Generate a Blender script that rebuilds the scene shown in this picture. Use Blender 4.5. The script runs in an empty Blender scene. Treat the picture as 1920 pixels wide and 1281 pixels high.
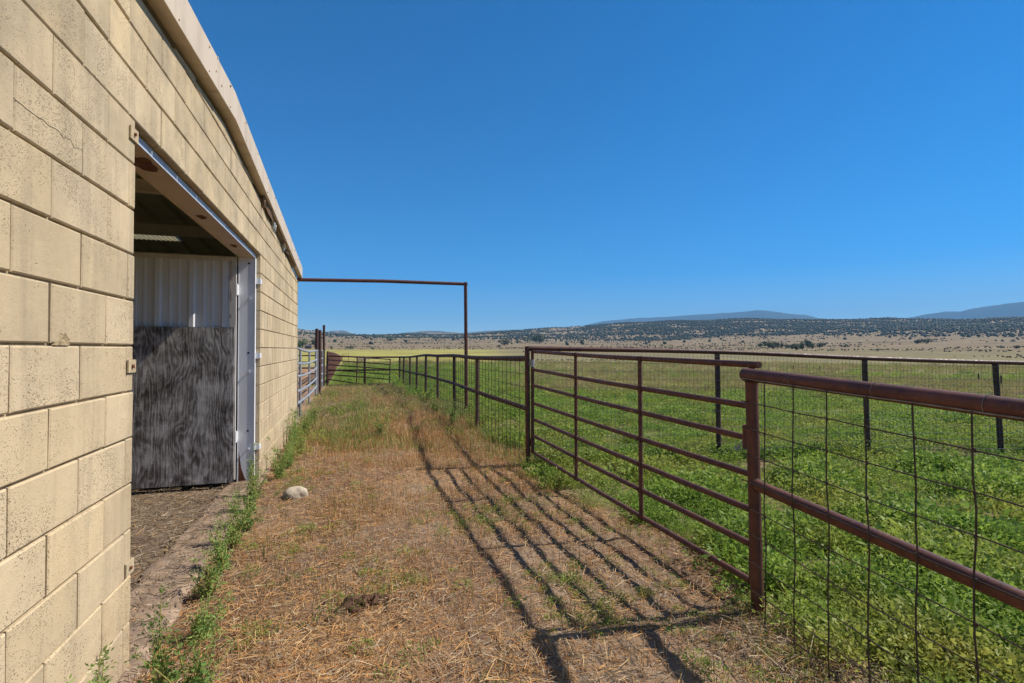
import bpy, math, random
import numpy as np
from mathutils import Vector, Matrix

random.seed(7)
rng = np.random.default_rng(11)
sc = bpy.context.scene
C = sc.collection
R = math.radians

# ------------------------------------------------------------------ camera, sky, sun, exposure
EYE = 1.42
YAW = 17.37
cam_d = bpy.data.cameras.new('camera')
cam_d.sensor_width = 36.0
cam_d.lens = 975 / 1920 * 36.0
cam_d.clip_start = 0.05
cam_d.clip_end = 60000
cam = bpy.data.objects.new('camera', cam_d)
C.objects.link(cam)
cam.location = (0, 0, EYE)
cam.rotation_euler = (R(90 + 0.852), 0, R(-YAW))
sc.camera = cam

SUN_EL, SUN_AZ = 47.5, 95.0            # azimuth clockwise from +Y
world = bpy.data.worlds.new('World')
sc.world = world
world.use_nodes = True
wn = world.node_tree
bg = wn.nodes['Background']
sky = wn.nodes.new('ShaderNodeTexSky')
sky.sky_type = 'NISHITA'
sky.sun_disc = False
sky.sun_elevation = R(SUN_EL)
sky.sun_rotation = R(SUN_AZ)
sky.altitude = 2600
sky.air_density = 1.0
sky.dust_density = 0.9
sky.ozone_density = 5.0
hs = wn.nodes.new('ShaderNodeHueSaturation')
hs.inputs['Saturation'].default_value = 1.5
hs.inputs['Hue'].default_value = 0.498
wn.links.new(sky.outputs[0], hs.inputs['Color'])
wn.links.new(hs.outputs[0], bg.inputs[0])
bg.inputs[1].default_value = 0.084

sun_d = bpy.data.lights.new('sun', 'SUN')
sun_d.energy = 4.1
sun_d.angle = R(0.53)
sun_d.color = (1.0, 0.93, 0.82)
sun = bpy.data.objects.new('sun', sun_d)
C.objects.link(sun)
sdir = Vector((math.cos(R(SUN_EL)) * math.sin(R(SUN_AZ)), math.cos(R(SUN_EL)) * math.cos(R(SUN_AZ)), math.sin(R(SUN_EL))))
sun.rotation_euler = sdir.to_track_quat('Z', 'Y').to_euler()
sun.location = (20, -5, 25)

sc.view_settings.view_transform = 'Standard'
sc.view_settings.look = 'None'
sc.view_settings.gamma = 1.0
sc.view_settings.use_curve_mapping = False
sc.view_settings.exposure = 0.84
sc.render.engine = 'CYCLES'
sc.cycles.max_bounces = 8
sc.cycles.diffuse_bounces = 6
sc.cycles.transparent_max_bounces = 8
sc.cycles.volume_bounces = 0

# ------------------------------------------------------------------ noise in numpy
_perm = np.random.default_rng(3).random(65536)
def vnoise(x, y, seed=0):
    x = np.asarray(x, float); y = np.asarray(y, float)
    xi = np.floor(x).astype(np.int64); yi = np.floor(y).astype(np.int64)
    fx = x - xi; fy = y - yi
    fx = fx * fx * (3 - 2 * fx); fy = fy * fy * (3 - 2 * fy)
    def h(a, b):
        return _perm[((a * 73856093) ^ (b * 19349663) ^ (seed * 83492791)) & 65535]
    return (h(xi, yi) * (1 - fx) + h(xi + 1, yi) * fx) * (1 - fy) + (h(xi, yi + 1) * (1 - fx) + h(xi + 1, yi + 1) * fx) * fy
def fbm(x, y, oct=4, seed=0):
    s = 0; a = 0.5; t = 0
    for i in range(oct):
        s = s + a * vnoise(x * 2 ** i, y * 2 ** i, seed + i * 7); t += a; a *= 0.5
    return s / t
def sstep(a, b, x):
    t = np.clip((np.asarray(x, float) - a) / (b - a), 0, 1)
    return t * t * (3 - 2 * t)

# ------------------------------------------------------------------ helpers
def thing(name, label, cat, loc=(0, 0, 0), group=None):
    o = bpy.data.objects.new(name, None)
    o.empty_display_size = 0.1
    C.objects.link(o)
    o.location = loc
    o['label'] = label; o['category'] = cat
    if group: o['group'] = group
    return o
def tag(o, label, cat, group=None):
    o['label'] = label; o['category'] = cat
    if group: o['group'] = group
    return o
def adopt(o, parent):
    o.parent = parent
    t = parent
    off = Vector((0, 0, 0))
    while t is not None:
        off += t.location if t.type == 'EMPTY' else Vector((0, 0, 0))
        t = t.parent
    if parent.type == 'EMPTY':
        o.matrix_parent_inverse = Matrix.Translation(-off)
def mk(name, verts, faces, mat, parent=None, smooth=False, col=None):
    """mesh object from verts and faces (lists or arrays, faces may be Nx3 / Nx4 arrays)"""
    me = bpy.data.meshes.new(name)
    v = np.asarray(verts, dtype=np.float32)
    if isinstance(faces, np.ndarray):
        n, k = faces.shape
        me.vertices.add(len(v)); me.vertices.foreach_set('co', v.ravel())
        me.loops.add(n * k); me.loops.foreach_set('vertex_index', faces.astype(np.int32).ravel())
        me.polygons.add(n)
        me.polygons.foreach_set('loop_start', np.arange(0, n * k, k, dtype=np.int32))
        me.polygons.foreach_set('loop_total', np.full(n, k, dtype=np.int32))
        me.update(calc_edges=True)
    else:
        me.from_pydata([tuple(map(float, p)) for p in v], [], faces)
    if smooth:
        me.polygons.foreach_set('use_smooth', np.ones(len(me.polygons), dtype=bool))
    if col is not None:
        a = me.attributes.new('tint', 'FLOAT_COLOR', 'POINT')
        c4 = np.ones((len(v), 4), np.float32); c4[:, :3] = col
        a.data.foreach_set('color', c4.ravel())
    me.materials.append(mat)
    o = bpy.data.objects.new(name, me)
    C.objects.link(o)
    if parent is not None: adopt(o, parent)
    return o
def struct(o, kind='structure'):
    o['kind'] = kind
    return o

class B:
    """collects simple shapes into one mesh"""
    def __init__(s): s.v = []; s.f = []
    def box(s, x0, x1, y0, y1, z0, z1):
        n = len(s.v)
        s.v += [(x0, y0, z0), (x1, y0, z0), (x1, y1, z0), (x0, y1, z0), (x0, y0, z1), (x1, y0, z1), (x1, y1, z1), (x0, y1, z1)]
        s.f += [tuple(n + i for i in q) for q in ((0, 3, 2, 1), (4, 5, 6, 7), (0, 1, 5, 4), (1, 2, 6, 5), (2, 3, 7, 6), (3, 0, 4, 7))]
        return s
    def tube(s, pts, r, sides=12, cap=True):
        pts = [Vector(p) for p in pts]
        n0 = len(s.v)
        up = None
        for i, p in enumerate(pts):
            a = pts[max(i - 1, 0)]; b = pts[min(i + 1, len(pts) - 1)]
            d = (b - a).normalized()
            if up is None:
                up = Vector((0, 0, 1)) if abs(d.z) < 0.9 else Vector((1, 0, 0))
            e1 = (up - d * up.dot(d)).normalized(); e2 = d.cross(e1)
            rr = r[i] if isinstance(r, (list, tuple)) else r
            for k in range(sides):
                t = 2 * math.pi * k / sides
                s.v.append(tuple(p + e1 * (rr * math.cos(t)) + e2 * (rr * math.sin(t))))
        m = len(pts)
        for i in range(m - 1):
            for k in range(sides):
                a = n0 + i * sides + k; b = n0 + i * sides + (k + 1) % sides
                s.f.append((a, b, b + sides, a + sides))
        if cap:
            s.f.append(tuple(n0 + k for k in reversed(range(sides))))
            s.f.append(tuple(n0 + (m - 1) * sides + k for k in range(sides)))
        return s
    def poly(s, pts):
        n = len(s.v); s.v += [tuple(p) for p in pts]; s.f.append(tuple(range(n, n + len(pts)))); return s
    def build(s, name, mat, parent=None, smooth=False):
        o = mk(name, s.v, s.f, mat, parent, smooth)
        if smooth:
            try:
                o.data.set_sharp_from_angle(angle=R(50))
            except Exception:
                pass
        return o
def pipe(name, pts, r, mat, parent, sides=12):
    return B().tube(pts, r, sides).build(name, mat, parent, True)
def lerp_path(a, b, n, wob=0.0):
    a = Vector(a); b = Vector(b); out = []
    for i in range(n + 1):
        p = a.lerp(b, i / n)
        if wob and 0 < i < n:
            p = p + Vector((random.gauss(0, wob), random.gauss(0, wob), random.gauss(0, wob)))
        out.append(p)
    return out

# ------------------------------------------------------------------ materials
def new_mat(name):
    m = bpy.data.materials.new(name); m.use_nodes = True
    nt = m.node_tree
    return m, nt, nt.nodes['Principled BSDF']
def N(nt, t, **kw):
    n = nt.nodes.new(t)
    for k, v in kw.items():
        if hasattr(n, k) and k not in ('Scale', 'Detail', 'Roughness'): setattr(n, k, v)
    return n
def L(nt, a, b): nt.links.new(a, b)
def noise(nt, vec, scale, detail=4, rough=0.55, dist=0.0):
    n = nt.nodes.new('ShaderNodeTexNoise')
    n.inputs['Scale'].default_value = scale; n.inputs['Detail'].default_value = detail
    n.inputs['Roughness'].default_value = rough; n.inputs['Distortion'].default_value = dist
    if vec is not None: L(nt, vec, n.inputs['Vector'])
    return n.outputs['Fac']
def ramp(nt, fac, stops):
    n = nt.nodes.new('ShaderNodeValToRGB')
    els = n.color_ramp.elements
    while len(els) < len(stops): els.new(0.5)
    for e, (p, c) in zip(els, stops):
        e.position = p; e.color = (c, c, c, 1) if isinstance(c, (int, float)) else (*c, 1)
    L(nt, fac, n.inputs[0])
    return n.outputs[0]
def mixc(nt, fac, a, b, mode='MIX'):
    n = nt.nodes.new('ShaderNodeMix'); n.data_type = 'RGBA'; n.blend_type = mode
    for s, v in ((n.inputs[0], fac), (n.inputs[6], a), (n.inputs[7], b)):
        if isinstance(v, (int, float)): s.default_value = v
        elif isinstance(v, tuple): s.default_value = (*v, 1)
        else: L(nt, v, s)
    return n.outputs[2]
def math_n(nt, op, a, b=None):
    n = nt.nodes.new('ShaderNodeMath'); n.operation = op
    for s, v in zip(n.inputs, (a, b)):
        if v is None: continue
        if isinstance(v, (int, float)): s.default_value = v
        else: L(nt, v, s)
    return n.outputs[0]
def mapping(nt, vec, scale=(1, 1, 1), loc=(0, 0, 0)):
    n = nt.nodes.new('ShaderNodeMapping')
    n.inputs['Scale'].default_value = scale; n.inputs['Location'].default_value = loc
    L(nt, vec, n.inputs['Vector'])
    return n.outputs[0]
def pos(nt): return nt.nodes.new('ShaderNodeNewGeometry').outputs['Position']
def bump(nt, bsdf, h, strength, dist):
    n = nt.nodes.new('ShaderNodeBump'); n.inputs['Strength'].default_value = strength; n.inputs['Distance'].default_value = dist
    L(nt, h, n.inputs['Height']); L(nt, n.outputs[0], bsdf.inputs['Normal'])
def spec(b, v):
    b.inputs['Specular IOR Level'].default_value = v

def mat_block():
    m, nt, b = new_mat('painted_block')
    p = pos(nt)
    oi = nt.nodes.new('ShaderNodeObjectInfo')
    big = noise(nt, mapping(nt, p, (1, 1, 0.45)), 1.6, 5, 0.6)
    base = ramp(nt, big, [(0.25, (0.42, 0.33, 0.205)), (0.5, (0.53, 0.42, 0.268)), (0.75, (0.60, 0.48, 0.31))])
    var = ramp(nt, oi.outputs['Random'], [(0.0, (0.84, 0.83, 0.82)), (0.3, (0.97, 0.96, 0.93)), (0.6, (1.0, 1.0, 1.02)), (1.0, (1.07, 1.05, 1.0))])
    base = mixc(nt, 1.0, base, var, 'MULTIPLY')
    # weathering streaks running down the wall
    st = noise(nt, mapping(nt, p, (1, 7, 0.5)), 1.3, 5, 0.65)
    base = mixc(nt, ramp(nt, st, [(0.50, 0.0), (0.75, 0.6)]), base, (0.27, 0.215, 0.145))
    hi = nt.nodes.new('ShaderNodeSeparateXYZ'); L(nt, p, hi.inputs[0])
    grime = math_n(nt, 'MULTIPLY', ramp(nt, noise(nt, p, 3.2, 6, 0.65), [(0.42, 0.0), (0.72, 1.0)]), ramp(nt, math_n(nt, 'MULTIPLY', hi.outputs[2], 0.3), [(0.40, 0.28), (0.8, 0.7)]))
    base = mixc(nt, grime, base, (0.25, 0.205, 0.145))
    splash = math_n(nt, 'MULTIPLY', ramp(nt, hi.outputs[2], [(0.0, 1.0), (0.42, 0.0)]), ramp(nt, noise(nt, p, 6, 5, 0.65), [(0.35, 0.1), (0.7, 0.85)]))
    base = mixc(nt, splash, base, (0.29, 0.20, 0.125))
    # pits: pores in the block face
    zone = math_n(nt, 'ADD', math_n(nt, 'MULTIPLY', noise(nt, p, 4.5, 5, 0.65), 0.9), math_n(nt, 'MULTIPLY', oi.outputs['Random'], 0.1))
    def dots(scale, r0, r1, amt):
        vo = nt.nodes.new('ShaderNodeTexVoronoi'); vo.inputs['Scale'].default_value = scale
        L(nt, p, vo.inputs['Vector'])
        sep = nt.nodes.new('ShaderNodeSeparateColor'); L(nt, vo.outputs['Color'], sep.inputs[0])
        on = ramp(nt, math_n(nt, 'ADD', sep.outputs[0], math_n(nt, 'MULTIPLY', math_n(nt, 'SUBTRACT', zone, 0.5), 1.5)), [(amt, 0.0), (amt + 0.05, 1.0)])
        dd = math_n(nt, 'ADD', vo.outputs['Distance'], math_n(nt, 'MULTIPLY', math_n(nt, 'SUBTRACT', noise(nt, p, scale * 1.7, 2), 0.5), 0.5))
        return math_n(nt, 'MULTIPLY', ramp(nt, dd, [(r0, 1.0), (r1, 0.0)]), on)
    pitm = math_n(nt, 'MAXIMUM', dots(105, 0.18, 0.36, 0.95), dots(220, 0.25, 0.45, 0.82))
    base = mixc(nt, math_n(nt, 'MULTIPLY', pitm, 0.52), base, (0.20, 0.145, 0.085))
    L(nt, base, b.inputs['Base Color'])
    b.inputs['Roughness'].default_value = 0.82; spec(b, 0.25)
    fine = noise(nt, p, 260, 3, 0.6)
    h = math_n(nt, 'SUBTRACT', math_n(nt, 'MULTIPLY', fine, 0.35), math_n(nt, 'MULTIPLY', pitm, 0.8))
    h = math_n(nt, 'ADD', h, math_n(nt, 'MULTIPLY', noise(nt, p, 18, 3), 0.8))
    bump(nt, b, h, 0.85, 0.005)
    return m
def mat_mortar():
    m, nt, b = new_mat('mortar'); p = pos(nt)
    c = ramp(nt, noise(nt, p, 14, 5, 0.6), [(0.3, (0.18, 0.135, 0.085)), (0.55, (0.36, 0.28, 0.18)), (0.75, (0.50, 0.395, 0.26))])
    L(nt, c, b.inputs['Base Color']); b.inputs['Roughness'].default_value = 0.95; spec(b, 0.1)
    bump(nt, b, noise(nt, p, 60, 4), 0.8, 0.008)
    return m
def mat_rust(name, c0, c1, c2, rough=0.55):
    m, nt, b = new_mat(name); p = pos(nt)
    c = ramp(nt, noise(nt, p, 9, 6, 0.65), [(0.3, c0), (0.52, c1), (0.75, c2)])
    sp = ramp(nt, noise(nt, p, 75, 2, 0.5), [(0.68, 0.0), (0.76, 0.55)])
    c = mixc(nt, sp, c, (0.30, 0.20, 0.15))
    sc2 = ramp(nt, noise(nt, mapping(nt, p, (1, 1, 1), (5, 3, 1)), 22, 4, 0.7), [(0.55, 0.0), (0.7, 0.7)])
    c = mixc(nt, sc2, c, (0.15, 0.052, 0.022))
    L(nt, c, b.inputs['Base Color'])
    L(nt, ramp(nt, noise(nt, p, 30, 3), [(0.3, rough - 0.12), (0.7, rough + 0.2)]), b.inputs['Roughness'])
    spec(b, 0.45)
    bump(nt, b, noise(nt, p, 120, 4, 0.6), 0.35, 0.002)
    return m
def mat_metal_paint(name, c, dirt, rough=0.45, scale=4.0, metallic=0.0):
    m, nt, b = new_mat(name); p = pos(nt)
    f = ramp(nt, noise(nt, mapping(nt, p, (2.5, 2.5, 0.6)), scale, 6, 0.65), [(0.45, 0.0), (0.8, 0.75)])
    L(nt, mixc(nt, f, c, dirt), b.inputs['Base Color'])
    b.inputs['Roughness'].default_value = rough; b.inputs['Metallic'].default_value = metallic; spec(b, 0.4)
    bump(nt, b, noise(nt, p, 6, 2), 0.15, 0.006)
    return m
def mat_plain(name, c, rough=0.8, var=0.25, scale=8, bmp=0.0, bscale=60):
    m, nt, b = new_mat(name); p = pos(nt)
    lo = tuple(x * (1 - var) for x in c); hi = tuple(min(1, x * (1 + var)) for x in c)
    L(nt, ramp(nt, noise(nt, p, scale, 5, 0.6), [(0.3, lo), (0.7, hi)]), b.inputs['Base Color'])
    b.inputs['Roughness'].default_value = rough; spec(b, 0.25)
    if bmp: bump(nt, b, noise(nt, p, bscale, 5, 0.6), bmp, 0.01)
    return m
def mat_plywood():
    m, nt, b = new_mat('weathered_plywood'); p = pos(nt)
    n1 = noise(nt, mapping(nt, p, (1.0, 1.0, 0.30)), 4.2, 2.5, 0.5)
    sx = nt.nodes.new('ShaderNodeSeparateXYZ'); L(nt, p, sx.inputs[0])
    ph = math_n(nt, 'ADD', math_n(nt, 'MULTIPLY', n1, 90.0), math_n(nt, 'MULTIPLY', sx.outputs[0], 140.0))
    g = math_n(nt, 'ADD', math_n(nt, 'MULTIPLY', math_n(nt, 'SINE', ph), 0.5), 0.5)
    fib = noise(nt, mapping(nt, p, (75, 75, 3)), 1.0, 6, 0.75)
    patch = noise(nt, mapping(nt, p, (1.5, 1.5, 1.0)), 4.5, 5, 0.7)
    v = math_n(nt, 'ADD', math_n(nt, 'MULTIPLY', math_n(nt, 'POWER', g, 2.0), math_n(nt, 'MULTIPLY', noise(nt, p, 6.0, 3), 0.24)), math_n(nt, 'ADD', math_n(nt, 'MULTIPLY', fib, 0.75), math_n(nt, 'MULTIPLY', patch, 1.05)))
    v = math_n(nt, 'MULTIPLY', v, 0.72)
    c = ramp(nt, v, [(0.50, (0.045, 0.038, 0.033)), (0.62, (0.17, 0.15, 0.13)), (0.72, (0.38, 0.345, 0.315)), (0.86, (0.64, 0.60, 0.55))])
    br = ramp(nt, noise(nt, mapping(nt, p, (2, 2, 0.8), (3, 1, 2)), 5, 4, 0.6), [(0.58, 0.0), (0.72, 0.5)])
    c = mixc(nt, br, c, (0.07, 0.035, 0.02))
    L(nt, c, b.inputs['Base Color']); b.inputs['Roughness'].default_value = 0.9; spec(b, 0.15)
    bump(nt, b, v, 0.6, 0.004)
    return m
def mat_tint(name, rough=0.85, transl=0.0, noise_amt=0.3, nscale=30, sp=0.15):
    """colour from the mesh's own tint attribute (each straw, blade or leaf has its colour)"""
    m, nt, b = new_mat(name)
    a = nt.nodes.new('ShaderNodeAttribute'); a.attribute_name = 'tint'
    p = pos(nt)
    v = ramp(nt, noise(nt, p, nscale, 3), [(0.3, 1 - noise_amt), (0.7, 1 + noise_amt * 0.6)])
    c = mixc(nt, 1.0, a.outputs['Color'], v, 'MULTIPLY')
    L(nt, c, b.inputs['Base Color']); b.inputs['Roughness'].default_value = rough; spec(b, sp)
    if transl:
        t = nt.nodes.new('ShaderNodeBsdfTranslucent'); L(nt, c, t.inputs['Color'])
        ms = nt.nodes.new('ShaderNodeMixShader'); ms.inputs[0].default_value = transl
        out = nt.nodes['Material Output']
        L(nt, b.outputs[0], ms.inputs[1]); L(nt, t.outputs[0], ms.inputs[2]); L(nt, ms.outputs[0], out.inputs['Surface'])
    return m
def mat_leaf(name, c_lo, c_hi, c_dry, dry=0.5, transl=0.35, patch=0.35):
    m, nt, b = new_mat(name); p = pos(nt)
    oi = nt.nodes.new('ShaderNodeObjectInfo')
    c = ramp(nt, oi.outputs['Random'], [(0.0, c_lo), (0.6, c_hi), (1.0, tuple(x * 1.2 for x in c_hi))])
    pt = ramp(nt, noise(nt, mapping(nt, p, (1, 1, 0.05)), patch, 4, 0.6), [(0.45, 0.0), (0.68, dry)])
    c = mixc(nt, pt, c, c_dry)
    v = ramp(nt, noise(nt, p, 22, 2), [(0.3, 0.7), (0.7, 1.25)])
    c = mixc(nt, 1.0, c, v, 'MULTIPLY')
    L(nt, c, b.inputs['Base Color']); b.inputs['Roughness'].default_value = 0.6; spec(b, 0.3)
    t = nt.nodes.new('ShaderNodeBsdfTranslucent'); L(nt, c, t.inputs['Color'])
    ms = nt.nodes.new('ShaderNodeMixShader'); ms.inputs[0].default_value = transl
    out = nt.nodes['Material Output']
    L(nt, b.outputs[0], ms.inputs[1]); L(nt, t.outputs[0], ms.inputs[2]); L(nt, ms.outputs[0], out.inputs['Surface'])
    return m

M = {}
M['block'] = mat_block()
M['mortar'] = mat_mortar()
M['chipped'] = mat_plain('chipped_block', (0.36, 0.27, 0.155), 0.95, 0.45, 40, 1.0, 70)
M['rust'] = mat_rust('rusty_pipe', (0.05, 0.018, 0.014), (0.092, 0.032, 0.022), (0.145, 0.052, 0.028))
M['rust_dark'] = mat_rust('dark_rusty_pipe', (0.032, 0.015, 0.013), (0.058, 0.025, 0.019), (0.095, 0.04, 0.025), 0.65)
M['wire'] = mat_plain('weathered_wire', (0.05, 0.038, 0.03), 0.6, 0.35, 30)
M['wire_grey'] = mat_plain('grey_wire', (0.20, 0.185, 0.165), 0.5, 0.35, 30)
M['galv'] = mat_metal_paint('galvanised_pipe', (0.36, 0.37, 0.385), (0.19, 0.185, 0.175), 0.45, 6, 0.3)
M['white'] = mat_metal_paint('white_steel', (0.74, 0.75, 0.77), (0.60, 0.58, 0.55), 0.45, 3)
M['sheet'] = mat_metal_paint('door_sheet', (0.66, 0.67, 0.69), (0.52, 0.51, 0.50), 0.35, 3)
M['white_dirty'] = mat_metal_paint('dirty_white_steel', (0.58, 0.56, 0.53), (0.36, 0.25, 0.17), 0.5, 5)
M['galv_lintel'] = mat_metal_paint('bare_galvanised_edge', (0.50, 0.54, 0.60), (0.30, 0.24, 0.19), 0.4, 9, 0.2)
M['tan_paint_and_bounce'] = mat_metal_paint('tan_paint_and_bounce_steel', (0.58, 0.45, 0.33), (0.42, 0.30, 0.20), 0.5, 3)  # paint tone of the screws; on the door head it stands for bounced light
M['fascia'] = mat_metal_paint('tan_fascia', (0.57, 0.47, 0.35), (0.34, 0.26, 0.17), 0.5, 3.0)
M['torn'] = mat_plain('torn_flashing', (0.20, 0.12, 0.07), 0.7, 0.4, 10)
M['foam'] = mat_plain('torn_insulation', (0.45, 0.50, 0.50), 0.9, 0.2, 20)
M['roof'] = mat_metal_paint('roof_sheet', (0.58, 0.58, 0.34), (0.44, 0.44, 0.26), 0.55, 2)
M['purlin'] = mat_metal_paint('purlin_paint', (0.85, 0.76, 0.58), (0.7, 0.63, 0.45), 0.6, 3)
M['inner'] = mat_plain('inner_wall', (0.5, 0.44, 0.32), 0.9, 0.3, 3)
M['plywood'] = mat_plywood()
M['black'] = mat_plain('bolt_black', (0.02, 0.018, 0.016), 0.6)
M['bolt'] = mat_metal_paint('bolt_steel', (0.6, 0.62, 0.66), (0.4, 0.38, 0.36), 0.4, 9)
M['rust_spot'] = mat_rust('rust_flake', (0.05, 0.016, 0.008), (0.12, 0.04, 0.015), (0.2, 0.08, 0.03), 0.8)
M['concrete'] = mat_plain('worn_concrete', (0.26, 0.185, 0.13), 0.95, 0.5, 6, 0.6, 50)
M['rock'] = mat_plain('pale_rock', (0.46, 0.38, 0.28), 0.9, 0.3, 12, 0.7, 35)
M['soil'] = mat_plain('dug_soil', (0.105, 0.058, 0.035), 0.95, 0.4, 30, 0.6, 90)
M['straw'] = mat_tint('straw', 0.8, 0.12)
M['blade'] = mat_tint('grass_blade', 0.65, 0.3, 0.25, 25, 0.25)
M['stem'] = mat_plain('weed_stem', (0.34, 0.29, 0.09), 0.7, 0.4, 25)
M['weed'] = mat_leaf('weed_leaf', (0.12, 0.23, 0.05), (0.21, 0.33, 0.08), (0.34, 0.35, 0.09), 0.6, 0.4, 4.0)
M['clover'] = mat_leaf('field_leaf', (0.12, 0.225, 0.034), (0.25, 0.35, 0.055), (0.42, 0.37, 0.09), 0.7, 0.45, 0.9)
M['sage'] = mat_leaf('dry_field_leaf', (0.27, 0.245, 0.085), (0.36, 0.29, 0.12), (0.42, 0.31, 0.16), 0.8, 0.35, 0.12)
M['bark'] = mat_plain('bark', (0.10, 0.075, 0.055), 0.95, 0.3, 15)
M['juniper'] = mat_leaf('juniper_leaf', (0.045, 0.065, 0.028), (0.07, 0.095, 0.042), (0.085, 0.105, 0.05), 0.4, 0.12, 0.05)
M['tree'] = mat_leaf('tree_leaf', (0.06, 0.105, 0.03), (0.09, 0.135, 0.04), (0.11, 0.14, 0.05), 0.4, 0.25, 0.05)
M['house'] = mat_plain('house_siding', (0.16, 0.12, 0.10), 0.9, 0.2, 1)
M['house_roof'] = mat_plain('house_roof', (0.07, 0.065, 0.07), 0.8, 0.2, 1)
M['window'] = mat_plain('window_glass', (0.02, 0.025, 0.03), 0.15, 0.1, 1)

# ------------------------------------------------------------------ terrain
TH = R(YAW)
RIDGE = [(-2000, 612), (200, 618), (480, 615), (540, 616), (575, 619.5), (600, 623), (640, 626), (700, 628), (760, 627), (820, 627.5), (880, 626.5), (940, 623), (1000, 620), (1100, 612), (1200, 606), (1300, 600), (1380, 596.5), (1450, 598.5), (1530, 600), (1600, 599.5), (1700, 598.5), (1800, 597), (1920, 595), (2300, 590), (4000, 600)]
FOOT = [(-2000, 630), (540, 632), (600, 634), (700, 634), (900, 635), (1000, 637), (1100, 639), (1200, 638), (1300, 636), (1400, 634), (1600, 631), (1900, 628), (4000, 628)]
ru, ry = zip(*RIDGE); fu, fy_ = zip(*FOOT)
BASE_D = [0, 14, 22, 60, 160, 300, 500]
BASE_Z = [0, 0, -0.1, -0.42, -1.7, -1.0, 1.4]
def u_of(x, y):
    rel = np.arctan2(x, y) - TH
    rel = np.clip((rel + np.pi) % (2 * np.pi) - np.pi, -1.2, 1.2)
    return 960 + 975 * np.tan(rel), np.cos(rel)
def terrain(x, y, detail=True):
    x = np.asarray(x, float); y = np.asarray(y, float)
    d = np.hypot(x, y)
    u, cr = u_of(x, y)
    cr = np.maximum(cr, 0.5)
    rid = np.interp(u, ru, ry) + 2.2 * sstep(1150, 1400, u); foo = np.interp(u, fu, fy_)
    z = np.interp(d, BASE_D, BASE_Z)
    # far: slope angles up to the foot of the hills and on to the wooded ridge
    t1 = np.clip((d - 500) / 1000, 0, 1); t2 = np.clip((d - 1500) / 1100, 0, 1)
    yy = 655 + (foo - 655) * t1 ** 0.85
    yy = yy + (rid - foo) * np.sin(t2 * np.pi / 2) ** 1.1
    zf = EYE + (655 - yy) / 975 * np.minimum(d, 2600) * cr
    zf = zf * (1 - sstep(2600, 3800, d) * 0.75)
    z = np.where(d > 500, zf, z)
    amp = sstep(400, 2200, d)
    z = z + amp * (fbm(x / 260, y / 260, 4, 5) - 0.5) * 22 * sstep(700, 2000, d) + amp * (fbm(x / 60, y / 60, 3, 9) - 0.5) * 3
    # near relief
    near = 1 - sstep(60, 150, d)
    m = 0.14 * np.exp(-((y - 10.5) / 3.6) ** 2) * sstep(-0.9, 0.6, x) * (1 - sstep(2.6, 4.5, x))
    z = z + m
    if detail:
        z = z + near * ((fbm(x * 0.55, y * 0.55, 3, 21) - 0.5) * 0.07 + (fbm(x * 3.1, y * 3.1, 3, 31) - 0.5) * 0.038 * (1 - sstep(6, 30, d)) )
        z = z + (fbm(x * 13, y * 13, 3, 41) - 0.5) * 0.026 * (1 - sstep(4, 11, d))
    # flatten at the wall and indoors
    flat = (1 - sstep(-1.0, -0.45, x)) * (1 - sstep(10.6, 11.4, y)) * (y > -8)
    z = z * (1 - flat) + flat * (-0.035 + 0.25 * (z + 0.035))
    return z
def tz(x, y): return float(terrain(np.array([x]), np.array([y]))[0])
def ray(u, v):
    a = Vector(((u - 960) / 975, 1.0, -(v - 655) / 975))
    c, s = math.cos(TH), math.sin(TH)
    return Vector((a.x * c + a.y * s, -a.x * s + a.y * c, a.z))
def ground_at(u, v, tmax=4000):
    r = ray(u, v)
    t = np.exp(np.linspace(0, math.log(tmax), 2600))
    hit = EYE + r.z * t < terrain(r.x * t, r.y * t)
    q = float(t[np.argmax(hit)]) if hit.any() else tmax
    return Vector((0, 0, EYE)) + r * q

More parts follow.
